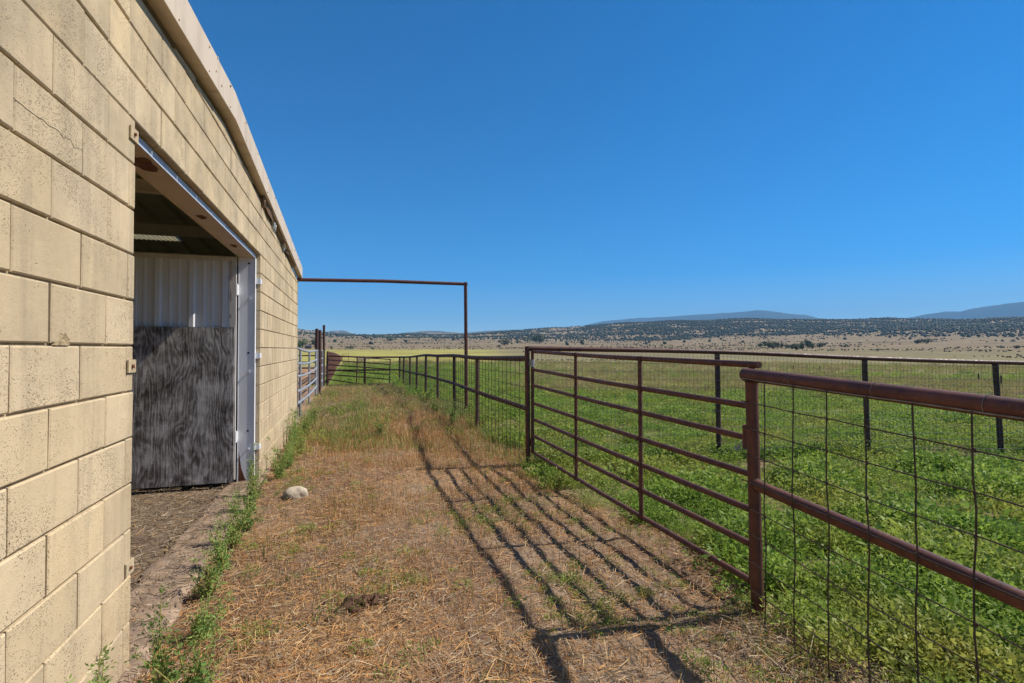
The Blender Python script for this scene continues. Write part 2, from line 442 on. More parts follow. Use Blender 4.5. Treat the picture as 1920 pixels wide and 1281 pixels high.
# cover: which growth stands where (used by ground colour and by the plants)
def alley_mask(x, y):
    e = (fbm(x * 1.3, y * 1.3, 3, 51) - 0.5) * 0.7
    right = 2.12 + 0.30 * sstep(2.3, 3.4, y) - 0.55 * sstep(3.0, 5.6, y) * (1 - sstep(5.7, 6.4, y)) - 0.35 * sstep(6.5, 8, y) + (-0.25) * sstep(9, 14, y)
    a = sstep(0.12, -0.12, x - right - e * 0.5)
    return a * (x > -20) * sstep(23.5, 22.3, y)
def cover_rgb(x, y):
    d = np.hypot(x, y); u, _ = u_of(x, y)
    n1 = fbm(x * 0.8, y * 0.8, 4, 61); n2 = fbm(x * 0.12, y * 0.12, 4, 71); n3 = fbm(x / 70, y / 70, 4, 81)
    dirt = np.array([0.245, 0.16, 0.105]); straw = np.array([0.39, 0.245, 0.135]); grey = np.array([0.30, 0.225, 0.155])
    gdirt = np.array([0.25, 0.175, 0.105]); green = np.array([0.15, 0.20, 0.04]); ylw = np.array([0.36, 0.32, 0.085]); tan = np.array([0.235, 0.176, 0.10]); sagec = np.array([0.27, 0.25, 0.11])
    def mx(a, b, t): return a * (1 - t[..., None]) + b * t[..., None]
    al = mx(np.broadcast_to(dirt, x.shape + (3,)), straw, sstep(0.42, 0.62, n1) * 0.8)
    al = mx(al, grey, sstep(0.5, 0.65, fbm(x * 1.7, y * 1.7, 3, 63)) * 0.6)
    fieldn = mx(np.broadcast_to(gdirt, x.shape + (3,)), green, sstep(0.4, 0.6, n1) * 0.5)
    # field further off: green, dry band, grey weeds, green again, then yellow and tan range
    dn = d * (1 + (n2 - 0.5) * 0.5)
    far = mx(fieldn, green * 0.95, sstep(10, 18, d))
    left = 1 - sstep(880, 1060, u)
    far = mx(far, ylw * 0.9, sstep(17, 20, dn) * sstep(27, 22, dn) * 0.8 * (1 - left))
    far = mx(far, sagec, sstep(24, 30, dn) * (1 - left) * 0.85)
    far = mx(far, green * 1.1, sstep(33, 36, dn) * sstep(46, 40, dn) * (1 - left) * sstep(1500, 1650, u) * 0.8)
    far = mx(far, sagec * 1.15, sstep(44, 60, dn) * left)
    far = mx(far, ylw, sstep(70, 95, dn) * left)
    tanv = tan * (0.85 + 0.3 * n3[..., None])
    far = mx(far, mx(tanv, sagec, np.full(x.shape, 0.6)), sstep(30, 58, dn) * (1 - left))
    far = mx(far, tanv, sstep(110, 260, d) * (1 - left) + left * sstep(420, 560, d * (1 + (n3 - .5) * .2)))
    far = mx(far, np.array([0.20, 0.175, 0.085]), sstep(60, 200, d) * sstep(620, 330, d) * (1 - left) * (0.35 + 0.6 * n3))
    streak = sstep(0.56, 0.72, fbm(x / 130, y / 28, 4, 91))
    far = mx(far, np.array([0.17, 0.125, 0.075]), streak * sstep(120, 500, d) * 0.8)
    hil = sstep(1500, 1900, d)
    far = mx(far, np.array([0.30, 0.225, 0.145]), hil * 0.5)
    am = alley_mask(x, y)
    c = mx(far, al, am)
    # bare earth of the corral beyond the barn
    cor = sstep(-1.2, -1.9, x) * sstep(10.6, 12, y) * sstep(70, 45, y)
    c = mx(c, np.array([0.36, 0.20, 0.115]), cor * 0.9)
    # indoors
    ins = (x < -1.1) & (y < 10.6) & (y > -2) & (x > -9)
    c = np.where(ins[..., None], np.array([0.20, 0.145, 0.10]) * (0.8 + 0.4 * n1[..., None]), c)
    return c

def mat_ground():
    m, nt, b = new_mat('ground'); p = pos(nt)
    a = nt.nodes.new('ShaderNodeAttribute'); a.attribute_name = 'tint'
    n1 = noise(nt, p, 28, 6, 0.7)
    n2 = noise(nt, p, 2.2, 5, 0.6)
    c = mixc(nt, 1.0, a.outputs['Color'], ramp(nt, n1, [(0.3, 0.62), (0.7, 1.32)]), 'MULTIPLY')
    c = mixc(nt, 1.0, c, ramp(nt, n2, [(0.3, 0.82), (0.7, 1.15)]), 'MULTIPLY')
    c = mixc(nt, 1.0, c, ramp(nt, noise(nt, p, 0.05, 7, 0.7), [(0.3, 0.7), (0.7, 1.25)]), 'MULTIPLY')
    L(nt, c, b.inputs['Base Color']); b.inputs['Roughness'].default_value = 0.97; spec(b, 0.08)
    bump(nt, b, n1, 0.7, 0.02)
    return m
M['ground'] = mat_ground()

def build_ground():
    fine = np.arange(-66, 66, 0.33)
    coarse = np.concatenate([np.arange(66, 294, 6.0)])
    az = np.radians(np.concatenate([fine, coarse])) + TH
    rr = [0.0]; r = 0.35
    while r < 13500:
        rr.append(r); r *= 1.013 if r < 12 else (1.028 if r < 400 else 1.02)
    rr = np.array(rr[1:])
    A, RR = np.meshgrid(az, rr)
    X = RR * np.sin(A); Y = RR * np.cos(A)
    Z = terrain(X, Y)
    nr, na = X.shape
    v = np.stack([X, Y, Z], -1).reshape(-1, 3)
    col = cover_rgb(X, Y).reshape(-1, 3)
    idx = np.arange(nr * na).reshape(nr, na)
    i0 = idx[:-1]; i1 = idx[1:]
    f = np.stack([i0, np.roll(i0, -1, 1), np.roll(i1, -1, 1), i1], -1).reshape(-1, 4)
    o = mk('ground', v, f[:, ::-1].copy(), M['ground'], None, True, col)
    return struct(o)
ground = build_ground()

# distant wooded hills and blue mountains, each a solid range at its own distance
def mat_range(name, lo, hi, tree, scale, cover):
    m, nt, b = new_mat(name); p = pos(nt)
    c = ramp(nt, noise(nt, p, scale * 0.3, 5, 0.6), [(0.3, lo), (0.7, hi)])
    c = mixc(nt, ramp(nt, noise(nt, p, scale, 5, 0.75), [(0.5 - cover * 0.3, 1.0), (0.62 - cover * 0.3, 0.0)]), c, tree)
    L(nt, c, b.inputs['Base Color']); b.inputs['Roughness'].default_value = 1.0; spec(b, 0.0)
    return m
def make_range(name, prof, dist, depth, mat, seed, base=625):
    us, ys = zip(*prof)
    n = 220; m = 18
    U = np.linspace(us[0], us[-1], n)
    rel = np.arctan((U - 960) / 975)
    Yp = np.interp(U, us, ys)
    V = []
    for j in range(m):
        t = j / (m - 1)
        dd = dist + depth * t
        prof_t = math.sin(min(t / 0.6, 1) * math.pi / 2) if t < 0.6 else math.cos((t - 0.6) / 0.4 * math.pi / 2)
        x = dd * np.sin(rel + TH); y = dd * np.cos(rel + TH)
        crest = EYE + (655 - Yp) / 975 * (dist + depth * 0.6) * np.cos(rel)
        z = np.maximum(crest, 5) * prof_t - 30 * (1 - prof_t)
        z = z * (1 + (fbm(x / (dist * 0.05), y / (dist * 0.05), 4, seed) - 0.5) * 0.35 * (1 - prof_t) * 1.6) + (fbm(x / (dist * .012), y / (dist * .012), 3, seed + 2) - .5) * dist * 0.0022 * prof_t
        V.append(np.stack([x, y, z], -1))
    V = np.array(V)
    idx = np.arange(n * m).reshape(m, n)
    f = np.stack([idx[:-1, :-1], idx[:-1, 1:], idx[1:, 1:], idx[1:, :-1]], -1).reshape(-1, 4)
    return struct(mk(name, V.reshape(-1, 3), f, mat, None, True))
M['hill'] = mat_range('far_hill', (0.16, 0.13, 0.09), (0.26, 0.20, 0.14), (0.035, 0.05, 0.03), 0.012, 0.25)
M['mount'] = mat_range('mountain', (0.035, 0.05, 0.045), (0.06, 0.07, 0.055), (0.035, 0.05, 0.035), 0.003, 0.35)
make_range('hills', [(540, 634), (585, 629), (606, 623), (622, 620.5), (638, 620), (648, 621), (658, 625), (672, 628), (690, 632)], 5200, 900, M['hill'], 3)
make_range('hills', [(690, 633), (725, 628), (760, 624), (790, 621.5), (808, 620.8), (830, 622), (866, 624.8), (910, 628), (940, 633)], 4200, 900, M['hill'], 4)
make_range('hills', [(820, 633), (860, 626), (890, 622), (925, 620), (955, 619), (1000, 620.5), (1060, 626), (1110, 634)], 6500, 1000, M['hill'], 6)
make_range('mountains', [(1060, 625), (1100, 609), (1130, 603), (1180, 597.5), (1250, 594), (1320, 589.5), (1380, 586), (1418, 582.3), (1436, 582.5), (1455, 585), (1480, 588.5), (1515, 591), (1535, 597), (1580, 610), (1610, 622)], 9800, 2200, M['mount'], 7)
make_range('mountains', [(1600, 625), (1660, 607), (1692, 598), (1730, 590.5), (1770, 585), (1800, 584), (1825, 579), (1860, 573.5), (1895, 569), (1920, 566.5), (2000, 563), (2120, 575), (2250, 600), (2330, 622)], 10200, 2400, M['mount'], 8)

# ------------------------------------------------------------------ barn (gable end wall along Y, face at x = WX)
WX = -0.923
Y0, Y1, YR = -1.5, 10.48, 4.47          # wall ends, ridge
DN, DF, DZ = 2.73, 6.207, 2.451          # door opening near edge, far edge, lintel underside
CH, BL, ZB = 0.2032, 0.4064, 0.0126      # course height, block length, first joint
SL = 0.0746
def zr(y, z): return z - SL * abs(y - YR)
barn = thing('barn', 'low cream block barn with a wide open doorway and tan roof trim', 'barn', (WX, YR, 0))

def prism(poly, x0, x1):
    """poly: (y, z) counter-clockwise seen from +x; solid from x0 (back) to x1 (front)"""
    n = len(poly)
    v = [(x1, y, z) for y, z in poly] + [(x0, y, z) for y, z in poly]
    f = [tuple(range(n)), tuple(reversed(range(n, 2 * n)))]
    for i in range(n):
        j = (i + 1) % n
        f.append((i, n + i, n + j, j))
    return v, f
def block_geo(poly, cx, cy, cz, c=0.005, depth=0.188):
    """chamfered block; returns geometry about (cx,cy,cz), front face toward +x"""
    n = len(poly)
    my = sum(p[0] for p in poly) / n; mz = sum(p[1] for p in poly) / n
    def ins(p):
        dy, dz = p[0] - my, p[1] - mz
        return (p[0] - c * np.sign(dy) if abs(dy) > c else p[0], p[1] - c * np.sign(dz) if abs(dz) > c else p[1])
    v = [(0, *ins(p)) for p in poly] + [(-c * 0.8, *p) for p in poly] + [(-depth, *p) for p in poly]
    v = [(x, y - cy, z - cz) for x, y, z in v]
    f = [tuple(range(n)), tuple(reversed(range(2 * n, 3 * n)))]
    for r_ in (0, 1):
        for i in range(n):
            j = (i + 1) % n
            f.append((r_ * n + i, (r_ + 1) * n + i, (r_ + 1) * n + j, r_ * n + j))
    return v, f

ZT = 3.185
core = [(Y0 + 0.005, -0.3), (DN - 0.006, -0.3), (DN - 0.006, DZ + 0.014), (DF + 0.006, DZ + 0.014), (DF + 0.006, -0.3), (Y1 - 0.005, -0.3), (Y1 - 0.005, zr(Y1, ZT - 0.06)), (YR, ZT - 0.06), (Y0 + 0.005, zr(Y0, ZT - 0.06))]
v, f = prism(core, -1.116, WX - 0.0125)
wall = mk('wall', v, f, M['mortar'], barn)

def gen_blocks():
    out = []
    for k in range(-1, 17):
        z0 = ZB + k * CH; z1 = z0 + CH
        ya = 2.050 if k % 2 else 1.847
        js = [Y0] + [j for j in (ya + i * BL for i in range(-12, 26)) if Y0 + 0.02 < j < Y1 - 0.02] + [Y1]
        if k < 12:
            spans = []
            for a, b_ in zip(js[:-1], js[1:]):
                if b_ <= DN or a >= DF: spans.append((a, b_))
                else:
                    if a < DN: spans.append((a, DN))
                    if b_ > DF: spans.append((DF, b_))
        else:
            spans = list(zip(js[:-1], js[1:]))
        for a, b_ in spans:
            if b_ - a < 0.03: continue
            g = random.choice((0.0025, 0.0035, 0.0045, 0.005))
            ja = 0 if a in (Y0, DF) else g; jb = 0 if b_ in (Y1, DN) else g
            za, zb = z0 + g, z1 - g
            if k == 12: za = z0
            drop = 0.012 + (0.035 * random.random() ** 2)
            ta, tb = zr(a, ZT) - drop, zr(b_, ZT) - drop - random.uniform(-0.008, 0.012)
            std = zb <= min(ta, tb) and ja and jb and abs(b_ - a - BL) < 1e-6 and k != 12
            if max(ta, tb) <= za + 0.025: continue
            if min(ta, tb) < zb:
                tl, tr = min(zb, ta), min(zb, tb)
                pts = [(a + ja, za), (b_ - jb, za), (b_ - jb, max(tr, za + 0.008)), (a + ja, max(tl, za + 0.008))]
                if a < YR < b_ and zr(YR, ZT) - drop < zb: pts.insert(3, (YR, zr(YR, ZT) - drop))
            else:
                pts = [(a + ja, za), (b_ - jb, za), (b_ - jb, zb), (a + ja, zb)]
            out.append((pts, std))
    return out
blocks = gen_blocks()
def pxsize(p):
    my = sum(q[0] for q in p) / len(p); mz = sum(q[1] for q in p) / len(p)
    ax = max(q[0] for q in p) - min(q[0] for q in p); az_ = max(q[1] for q in p) - min(q[1] for q in p)
    dep = my * math.cos(TH) + WX * math.sin(TH)
    if dep < 0.5: return 0
    u = 960 + 975 * (WX * math.cos(TH) - my * math.sin(TH)) / dep
    vv = 655 - 975 * (mz - EYE) / dep
    if u < -150 or vv < -120 or vv > 1400: return 0
    return ax * az_ / dep ** 3
blocks.sort(key=lambda q: -pxsize(q[0]))
std_mesh = None
rv, rf = [], []
for i, (pts, std) in enumerate(blocks):
    cy = sum(q[0] for q in pts) / len(pts); cz = sum(q[1] for q in pts) / len(pts)
    jx = random.uniform(-0.0025, 0.0015)
    if i < 300 and pxsize(pts) > 0:
        if std and std_mesh:
            o = bpy.data.objects.new('block', std_mesh); C.objects.link(o)
        else:
            v, f = block_geo(pts, 0, cy, cz)
            o = mk('block', v, f, M['block'])
            if std: std_mesh = o.data
        o.location = (WX + jx, cy, cz)
        o.rotation_euler = (random.gauss(0, 0.0022), random.gauss(0, 0.003), random.gauss(0, 0.003))
        o.parent = wall
    else:
        v, f = block_geo(pts, 0, 0, 0)
        n = len(rv)
        rv += [(x + WX + jx, y, z) for x, y, z in v]; rf += [tuple(n + q for q in face) for face in f]
if rv:
    o = mk('block_courses', rv, rf, M['block']); o.parent = wall; o['kind'] = 'stuff'

# crack and broken patch on the near wall
cr = B()
def crack(p0, p1, n, r):
    pts = []
    for i in range(n + 1):
        t = i / n
        pts.append((WX - 0.0005, p0[0] + (p1[0] - p0[0]) * t + random.gauss(0, 0.003) * (0 < i < n), p0[1] + (p1[1] - p0[1]) * t + random.gauss(0, 0.004) * (0 < i < n)))
    return B().tube(pts, r, 4).build('crack', M['black'], barn)
def wallpt(u, v):
    r = ray(u, v); t = WX / r.x
    return (r.y * t, EYE + r.z * t)
crack(wallpt(0, 166), wallpt(150, 280), 16, 0.0013)
pv = []
for k in range(13):
    t = math.pi * k / 12; y_, z_ = wallpt(117, 650)
    pv.append((y_ + 0.052 * math.cos(t) * random.uniform(0.8, 1.1), z_ + 0.004 + 0.046 * math.sin(t) * random.uniform(0.75, 1.15)))
v, f = prism([(y, z) for y, z in pv], WX - 0.01, WX + 0.0012)
mk('broken_patch', v, f, M['chipped'], barn)

# roof trim along the sloping gable
def fascia(ya, yb, dz=0.0, x1=-0.855):
    lo, hi = 3.205 + dz, 3.425 + dz
    ys = [ya, YR, yb] if ya < YR < yb else [ya, yb]
    poly = [(y, zr(y, lo)) for y in ys] + [(y, zr(y, hi)) for y in reversed(ys)]
    v, f = prism(poly, -0.935, x1)
    o = mk('fascia', v, f, M['fascia'], barn)
    bv = o.modifiers.new('bevel', 'BEVEL'); bv.width = 0.004; bv.segments = 2
    return o
fascia(-1.56, 1.35); fascia(1.353, 3.948, 0.002, -0.8535); fascia(3.951, 7.3); fascia(7.303, 10.545, -0.003, -0.853)
for y_, z_ in ((3.86, 3.27), (4.02, 3.25), (3.9, 3.38), (1.45, 3.1), (7.4, 3.12), (7.2, 3.02)):
    B().tube([(-0.857, y_, z_), (-0.848, y_, z_)], 0.008, 8).build('screw', M['tan_paint_and_bounce'], barn)
for y_ in np.arange(-1.2, 10.4, 0.61):
    for dz in (0.03, 0.185):
        z_ = zr(y_, 3.205 + dz)
        B().tube([(-0.857, y_, z_), (-0.8465, y_, z_)], 0.0065, 6).build('screw', M['rust_spot' if random.random() < 0.3 else 'tan_paint_and_bounce'], barn)
v, f = prism([(-1.56, zr(-1.56, 3.2035)), (YR, 3.2035), (10.54, zr(10.54, 3.2035)), (10.54, zr(10.54, 3.222)), (YR, 3.222), (-1.56, zr(-1.56, 3.222))], -0.86, -0.8485)
mk('drip_edge', v, f, M['fascia'], barn)
# roof sheet with ribs, hole for the roof light, gaps for two added ones
def roof_piece(ya, yb, xa, xb):
    xs = []
    x = xb
    while x > xa + 1e-6:
        for dx, h in ((0.0, 0), (0.22, 0), (0.24, 0.03), (0.29, 0.03)):
            if x - dx >= xa: xs.append((x - dx, h))
        x -= 0.31
    xs.append((xa, 0))
    v = []; f = []
    for y in (ya, yb):
        for x, h in xs: v.append((x, y, zr(y, 3.395) + h))
    n = len(xs)
    f = [(i, i + 1, n + i + 1, n + i) for i in range(n - 1)]
    vv = v + [(x, y, z + 0.012) for x, y, z in v]
    f += [tuple(2 * n + q for q in reversed(face)) for face in f]
    return mk('roof_sheet', vv, f, M['roof'], barn)
SKX0, SKX1, SKY0, SKY1 = -3.3, -2.42, 8.32, 9.0
roof_piece(Y0 - 0.05, 0.4, -8.4, -0.93)
roof_piece(2.6, YR, -8.4, -0.93)
roof_piece(0.4, 2.6, -8.4, -5.0)
roof_piece(0.4, 2.6, -4.1, -2.9)
roof_piece(0.4, 2.6, -2.0, -0.93)
roof_piece(YR, SKY0, -8.4, -0.93)
roof_piece(SKY1, Y1 + 0.05, -8.4, -0.93)
roof_piece(SKY0, SKY1, -8.4, SKX0)
roof_piece(SKY0, SKY1, SKX1, -0.93)
def mat_skylight():
    m, nt, b = new_mat('translucent_panel')
    t = nt.nodes.new('ShaderNodeBsdfTranslucent'); t.inputs['Color'].default_value = (0.5, 0.42, 0.24, 1)
    ms = nt.nodes.new('ShaderNodeMixShader'); ms.inputs[0].default_value = 0.5
    b.inputs['Base Color'].default_value = (0.5, 0.42, 0.25, 1)
    L(nt, b.outputs[0], ms.inputs[1]); L(nt, t.outputs[0], ms.inputs[2]); L(nt, ms.outputs[0], nt.nodes['Material Output'].inputs['Surface'])
    return m
M['skylight'] = mat_skylight()
REAL_AND_FILL_LIGHTS = ((SKX0, SKX1, SKY0, SKY1), (-5.0, -4.1, 0.4, 2.6), (-2.9, -2.0, 0.4, 2.6))  # last two are unseen panels, added to brighten the barn interior
nx = 28
for (SKX0, SKX1, SKY0, SKY1) in REAL_AND_FILL_LIGHTS:
  b = B()
  for i in range(nx):
      xa = SKX0 + (SKX1 - SKX0) * i / nx; xb = SKX0 + (SKX1 - SKX0) * (i + 1) / nx
      ha, hb = (0.0, 0.02) if i % 2 else (0.02, 0.0)
      b.poly([(xa, SKY0, zr(SKY0, 3.385) + ha), (xb, SKY0, zr(SKY0, 3.385) + hb), (xb, SKY1, zr(SKY1, 3.385) + hb), (xa, SKY1, zr(SKY1, 3.385) + ha)])
  b.build('roof_light_and_fill', M['skylight'], barn)
for y in (-0.1, 1.6, 3.2, 4.8, 6.42, 8.08, 9.7):
    zt = zr(y, 3.375)
    b = B().box(-8.3, -1.13, y - 0.003, y + 0.003, zt - 0.15, zt)
    b.box(-8.3, -1.13, y - 0.055, y - 0.0035, zt - 0.156, zt - 0.15); b.box(-8.3, -1.13, y - 0.055, y - 0.051, zt - 0.1495, zt - 0.135)
    b.build('purlin', M['purlin'], barn)
for x in (-4.6, -8.1):
    for (ya, yb) in ((Y0 + 0.2, YR), (YR, Y1 - 0.2)):
        b = B()
        p = [(ya, zr(ya, 2.86)), (yb, zr(yb, 2.86)), (yb, zr(yb, 3.12)), (ya, zr(ya, 3.12))]
        v, f = prism(p, x - 0.06, x + 0.06)
        mk('rafter', v, f, M['purlin'], barn)
# inside walls
def innerwall(poly_yz, x0, x1): 
    v, f = prism(poly_yz, x0, x1); return mk('inner_wall', v, f, M['inner'], barn)
innerwall([(Y0 + 0.02, -0.3), (0.2, -0.3), (0.2, 2.7), (9.2, 2.7), (9.2, -0.3), (Y1 - 0.02, -0.3), (Y1 - 0.02, zr(Y1, 3.38)), (YR, 3.38), (Y0 + 0.02, zr(Y0, 3.38))], -8.6, -8.42)  # wide rear opening, unseen, added to let light onto the roof underside
for ya, yb, nm in ((Y1 - 0.16, Y1 - 0.012, 1), (Y0 + 0.012, Y0 + 0.16, 0)):
    B().box(-8.41, -1.118, ya, yb, -0.3, zr(Y1, 3.39)).build('side_wall', M['block'], barn)
# steel door frame
fr = B().box(-1.125, -0.972, DN + 0.055, DF - 0.06, 2.405, 2.411)
fr.box(-1.131, -1.1255, DN + 0.02, DF - 0.06, 2.399, 2.444)
fr.build('door_frame_head', M['tan_paint_and_bounce'], barn)  # underside of the white channel, warm bounced light put into its colour
B().box(-0.9715, -0.966, DN + 0.002, DF - 0.055, 2.399, 2.441).build('door_frame_head_edge', M['galv_lintel'], barn)
for (y_, s) in ((3.2, 0.075), (4.37, 0.04), (5.49, 0.04)):
    pts = []
    for q in range(30):
        t = q / 30 * 2 * math.pi
        rr_ = 0.6 + 0.9 * float(vnoise(np.array([2.2 * math.cos(t) + y_ * 3]), np.array([2.2 * math.sin(t)]), 4)[0])
        pts.append((-1.052 + s * 0.62 * math.cos(t) * rr_, y_ + s * 1.7 * math.sin(t) * rr_, 2.4035))
    b = B(); b.poly(list(reversed(pts))); n = len(pts)
    b.poly([(x, y, z + 0.0012) for x, y, z in pts])
    b.build('rust_patch', M['rust_spot'], barn)
jb = B().box(-1.125, -0.972, 6.146, 6.152, -0.02, 2.403)
jamb = jb.build('door_jamb', M['white'], barn)
B().box(-0.9715, -0.966, 6.140, 6.2, -0.02, 2.398).build('jamb_edge', M['white'], barn)
B().box(-1.131, -1.1255, 6.140, 6.2, -0.02, 2.398).build('jamb_edge', M['white'], barn)
for z_ in (1.96, 1.18, 0.36):
    o = B().tube([(-1.02, 6.147, z_), (-1.02, 6.105, z_)], 0.008, 8).tube([(-1.02, 6.1055, z_), (-1.02, 6.095, z_)], 0.016, 6).build('bolt', M['bolt']); o.parent = jamb
for z_ in (2.34, 1.38, 0.55):
    o = B().tube([(-1.03, 6.147, z_), (-1.03, 6.1445, z_)], 0.011, 10).build('bolt_hole', M['black']); o.parent = jamb
pts = [(-1.118, 6.1438, 0.0), (-1.03, 6.1438, 0.0), (-1.06, 6.1438, 0.06), (-1.09, 6.1438, 0.16), (-1.115, 6.1438, 0.34)]
b = B(); b.poly(pts); b.poly([(x, y + 0.001, z) for x, y, z in reversed(pts)]); b.build('rust_patch', M['rust_spot'], barn)
for z_ in (2.155, 1.35, 0.37):
    B().box(-0.966, -0.9205, 6.17, 6.205, z_ - 0.03, z_ + 0.03).box(-0.9205, -0.9165, 6.19, 6.25, z_ - 0.025, z_ + 0.025).build('frame_strap', M['white'], barn)
for z_ in (2.375, 1.345, 0.46):
    st = B().box(-0.966, -0.9225, DN + 0.002, DN + 0.01, z_ - 0.03, z_ + 0.03).box(-0.9225, -0.9155, DN - 0.072, DN + 0.01, z_ - 0.028, z_ + 0.028).build('frame_strap', M['block'], barn)
    o = B().tube([(-0.916, DN - 0.035, z_), (-0.907, DN - 0.035, z_)], 0.008, 8).build('bolt', M['rust_spot']); o.parent = st
# door leaf swung inward against the far jamb
dx0, dx1, dy, = -2.85, -1.138, 6.075
leaf = B().box(dx0, dx1, dy, dy + 0.03, 2.345, 2.39).box(dx1 - 0.045, dx1, dy - 0.002, dy + 0.03, 0.055, 2.3445).box(dx0, dx0 + 0.045, dy, dy + 0.03, 0.055, 2.3445).build('door', M['white_dirty'], barn)
prof = []
x = dx1 - 0.046
while x > dx0 + 0.06:
    for a, h in ((0, 0.004), (0.03, 0.004), (0.045, 0.034), (0.085, 0.034), (0.10, 0.004), (0.165, 0.004), (0.172, 0.012), (0.192, 0.012), (0.20, 0.004), (0.245, 0.004), (0.252, 0.012), (0.272, 0.012), (0.28, 0.004)):
        prof.append((max(x - a, dx0 + 0.05), h))
    x -= 0.305
n = len(prof)
v = [(px, dy + 0.04 - h, 1.60) for px, h in prof] + [(px, dy + 0.04 - h, 2.352) for px, h in prof]
f = [(i + 1, i, n + i, n + i + 1) for i in range(n - 1)]
o = mk('metal_sheet', v, f, M['sheet']); o.parent = leaf
o = B().box(dx0 + 0.01, dx1 - 0.012, dy - 0.018, dy - 0.004, 0.035, 1.65).build('plywood_sheet', M['plywood']); o.parent = leaf
for x_ in (-1.2, -1.62, -2.05):
    for z_ in (0.12, 0.62, 1.12, 1.58):
        o = B().tube([(x_, dy - 0.016, z_), (x_, dy - 0.021, z_)], 0.006, 6).build('screw', M['rust_spot']); o.parent = leaf
for z_ in (2.05, 0.5):
    o = B().tube([(-1.134, dy + 0.012, z_ - 0.06), (-1.134, dy + 0.012, z_ + 0.06)], 0.011, 8).box(-1.134, -1.1255, dy + 0.03, dy + 0.065, z_ - 0.05, z_ + 0.05).build('hinge', M['white']); o.parent = leaf
# torn flashing and insulation hanging out under the trim
b = B(); ys = np.linspace(6.1, 9.4, 16)
top = [(-0.862 - 0.02 * random.random(), y, zr(y, 3.203)) for y in ys]
bot = [(-0.875 - 0.03 * random.random(), y, zr(y, 3.203) - 0.015 - 0.07 * abs(math.sin(y * 2.1)) * random.uniform(.4, 1)) for y in ys]
for i in range(15): b.poly([top[i], top[i + 1], bot[i + 1], bot[i]]); b.poly([(x - .003, y, z) for x, y, z in (bot[i], bot[i + 1], top[i + 1], top[i])])
b.build('torn_flashing', M['torn'], barn)
for y_ in (6.15, 6.95, 7.05, 8.0):
    b = B(); z_ = zr(y_, 3.19)
    b.tube([(-0.93, y_, z_), (-0.90, y_ + 0.03, z_ - 0.03), (-0.905, y_ + 0.06, z_ - 0.09), (-0.9, y_ + 0.05, z_ - 0.12)], [0.02, 0.025, 0.018, 0.006], 6)
    b.build('torn_insulation', M['torn'] if y_ < 6.5 else M['foam'], barn, True)

# concrete sill strip in the doorway
def sill():
    ys = np.linspace(1.9, 6.75, 110); xs = np.linspace(-1.24, -0.88, 12)
    X, Y = np.meshgrid(xs, ys)
    edge = (fbm(Y * 4, Y * 0 + 3, 3, 5) - .5) * 0.09
    Xs = X + np.where(X > -0.93, edge, 0) + np.where(X < -1.2, edge[:, ::-1], 0)
    Z = 0.012 + (fbm(X * 6, Y * 6, 4, 8) - .5) * 0.022 - 0.07 * (X > -0.885) - 0.03 * (X < -1.235)
    n, m = X.shape; idx = np.arange(n * m).reshape(n, m)
    f = np.stack([idx[:-1, :-1], idx[:-1, 1:], idx[1:, 1:], idx[1:, :-1]], -1).reshape(-1, 4)
    return mk('door_sill', np.stack([Xs, Y, Z], -1).reshape(-1, 3), f, M['concrete'], barn, True)
sill()

# ------------------------------------------------------------------ fences
def gz(x, y): return tz(x, y)
class Wires:
    def __init__(s): s.v = []; s.f = []
    def add(s, p0, p1, r, sides=4, n=1, wob=0.0):
        pts = lerp_path(p0, p1, n, wob)
        b = B(); b.tube(pts, r, sides, False)
        o = len(s.v); s.v += b.v; s.f += [tuple(o + i for i in q) for q in b.f]
    def build(s, name, mat, parent):
        o = mk(name, s.v, s.f, mat, parent); o['kind'] = 'stuff'; return o

# near wire and pipe fence (runs past the camera on the right)
P0 = Vector((2.054, 2.275, 0)); ND = -Vector((math.sin(R(5.1)), math.cos(R(5.1)), 0)); NP = Vector((ND.y, -ND.x, 0))
if NP.x > 0: NP = -NP
def nf(s, z): return P0 + ND * s + Vector((0, 0, z - 0.037 * max(s, 0)))
nf_t = thing('pipe_fence', 'nearest rusty pipe and wire mesh fence at right, from gate latch toward the camera', 'fence', P0, 'pipe fences')
lean = Vector((0.012, -0.02, 0))
for s in (0.0, 2.45):
    b_ = nf(s, -0.3); t_ = nf(s, 1.25)
    b_ = b_ + Vector((0.03, -0.009, 0))
    pipe('post', [b_, t_], 0.032, M['rust'], nf_t, 16)
pipe('rail', [nf(-0.062, 1.283), nf(-0.055, 1.283), nf(4.0, 1.283)], [0.024, 0.0345, 0.0345], M['rust'], nf_t, 18)
pipe('rail', [nf(0.02, 0.706), nf(4.0, 0.706)], 0.029, M['rust'], nf_t, 16)
for i, z in enumerate((1.262, 1.138, 0.999, 0.862, 0.722, 0.582, 0.447, 0.307, 0.167, 0.066)):
    off = NP * (0.037 if i != 0 else 0.034)
    pts = []
    for q in range(21):
        s = -0.035 + 4.0 * q / 20
        pts.append(nf(s, z + random.gauss(0, 0.002)) + off + NP * random.gauss(0, 0.001))
    pipe('wire', pts, 0.0029, M['wire_grey' if i == 0 else 'wire'], nf_t, 6)
k = 0
for s in np.arange(0.147, 3.9, 0.196):
    pts = []
    for q in range(13):
        z = 1.262 + (0.03 - 1.262) * q / 12
        pts.append(nf(s + 0.006 * math.sin(q * 0.9 + k) + random.gauss(0, 0.003) + 0.004 * q / 12, z) + NP * (0.0405 + random.gauss(0, 0.001)))
    pipe('wire', pts, 0.0031, M['wire'], nf_t, 6)
    k += 1
kn = B()
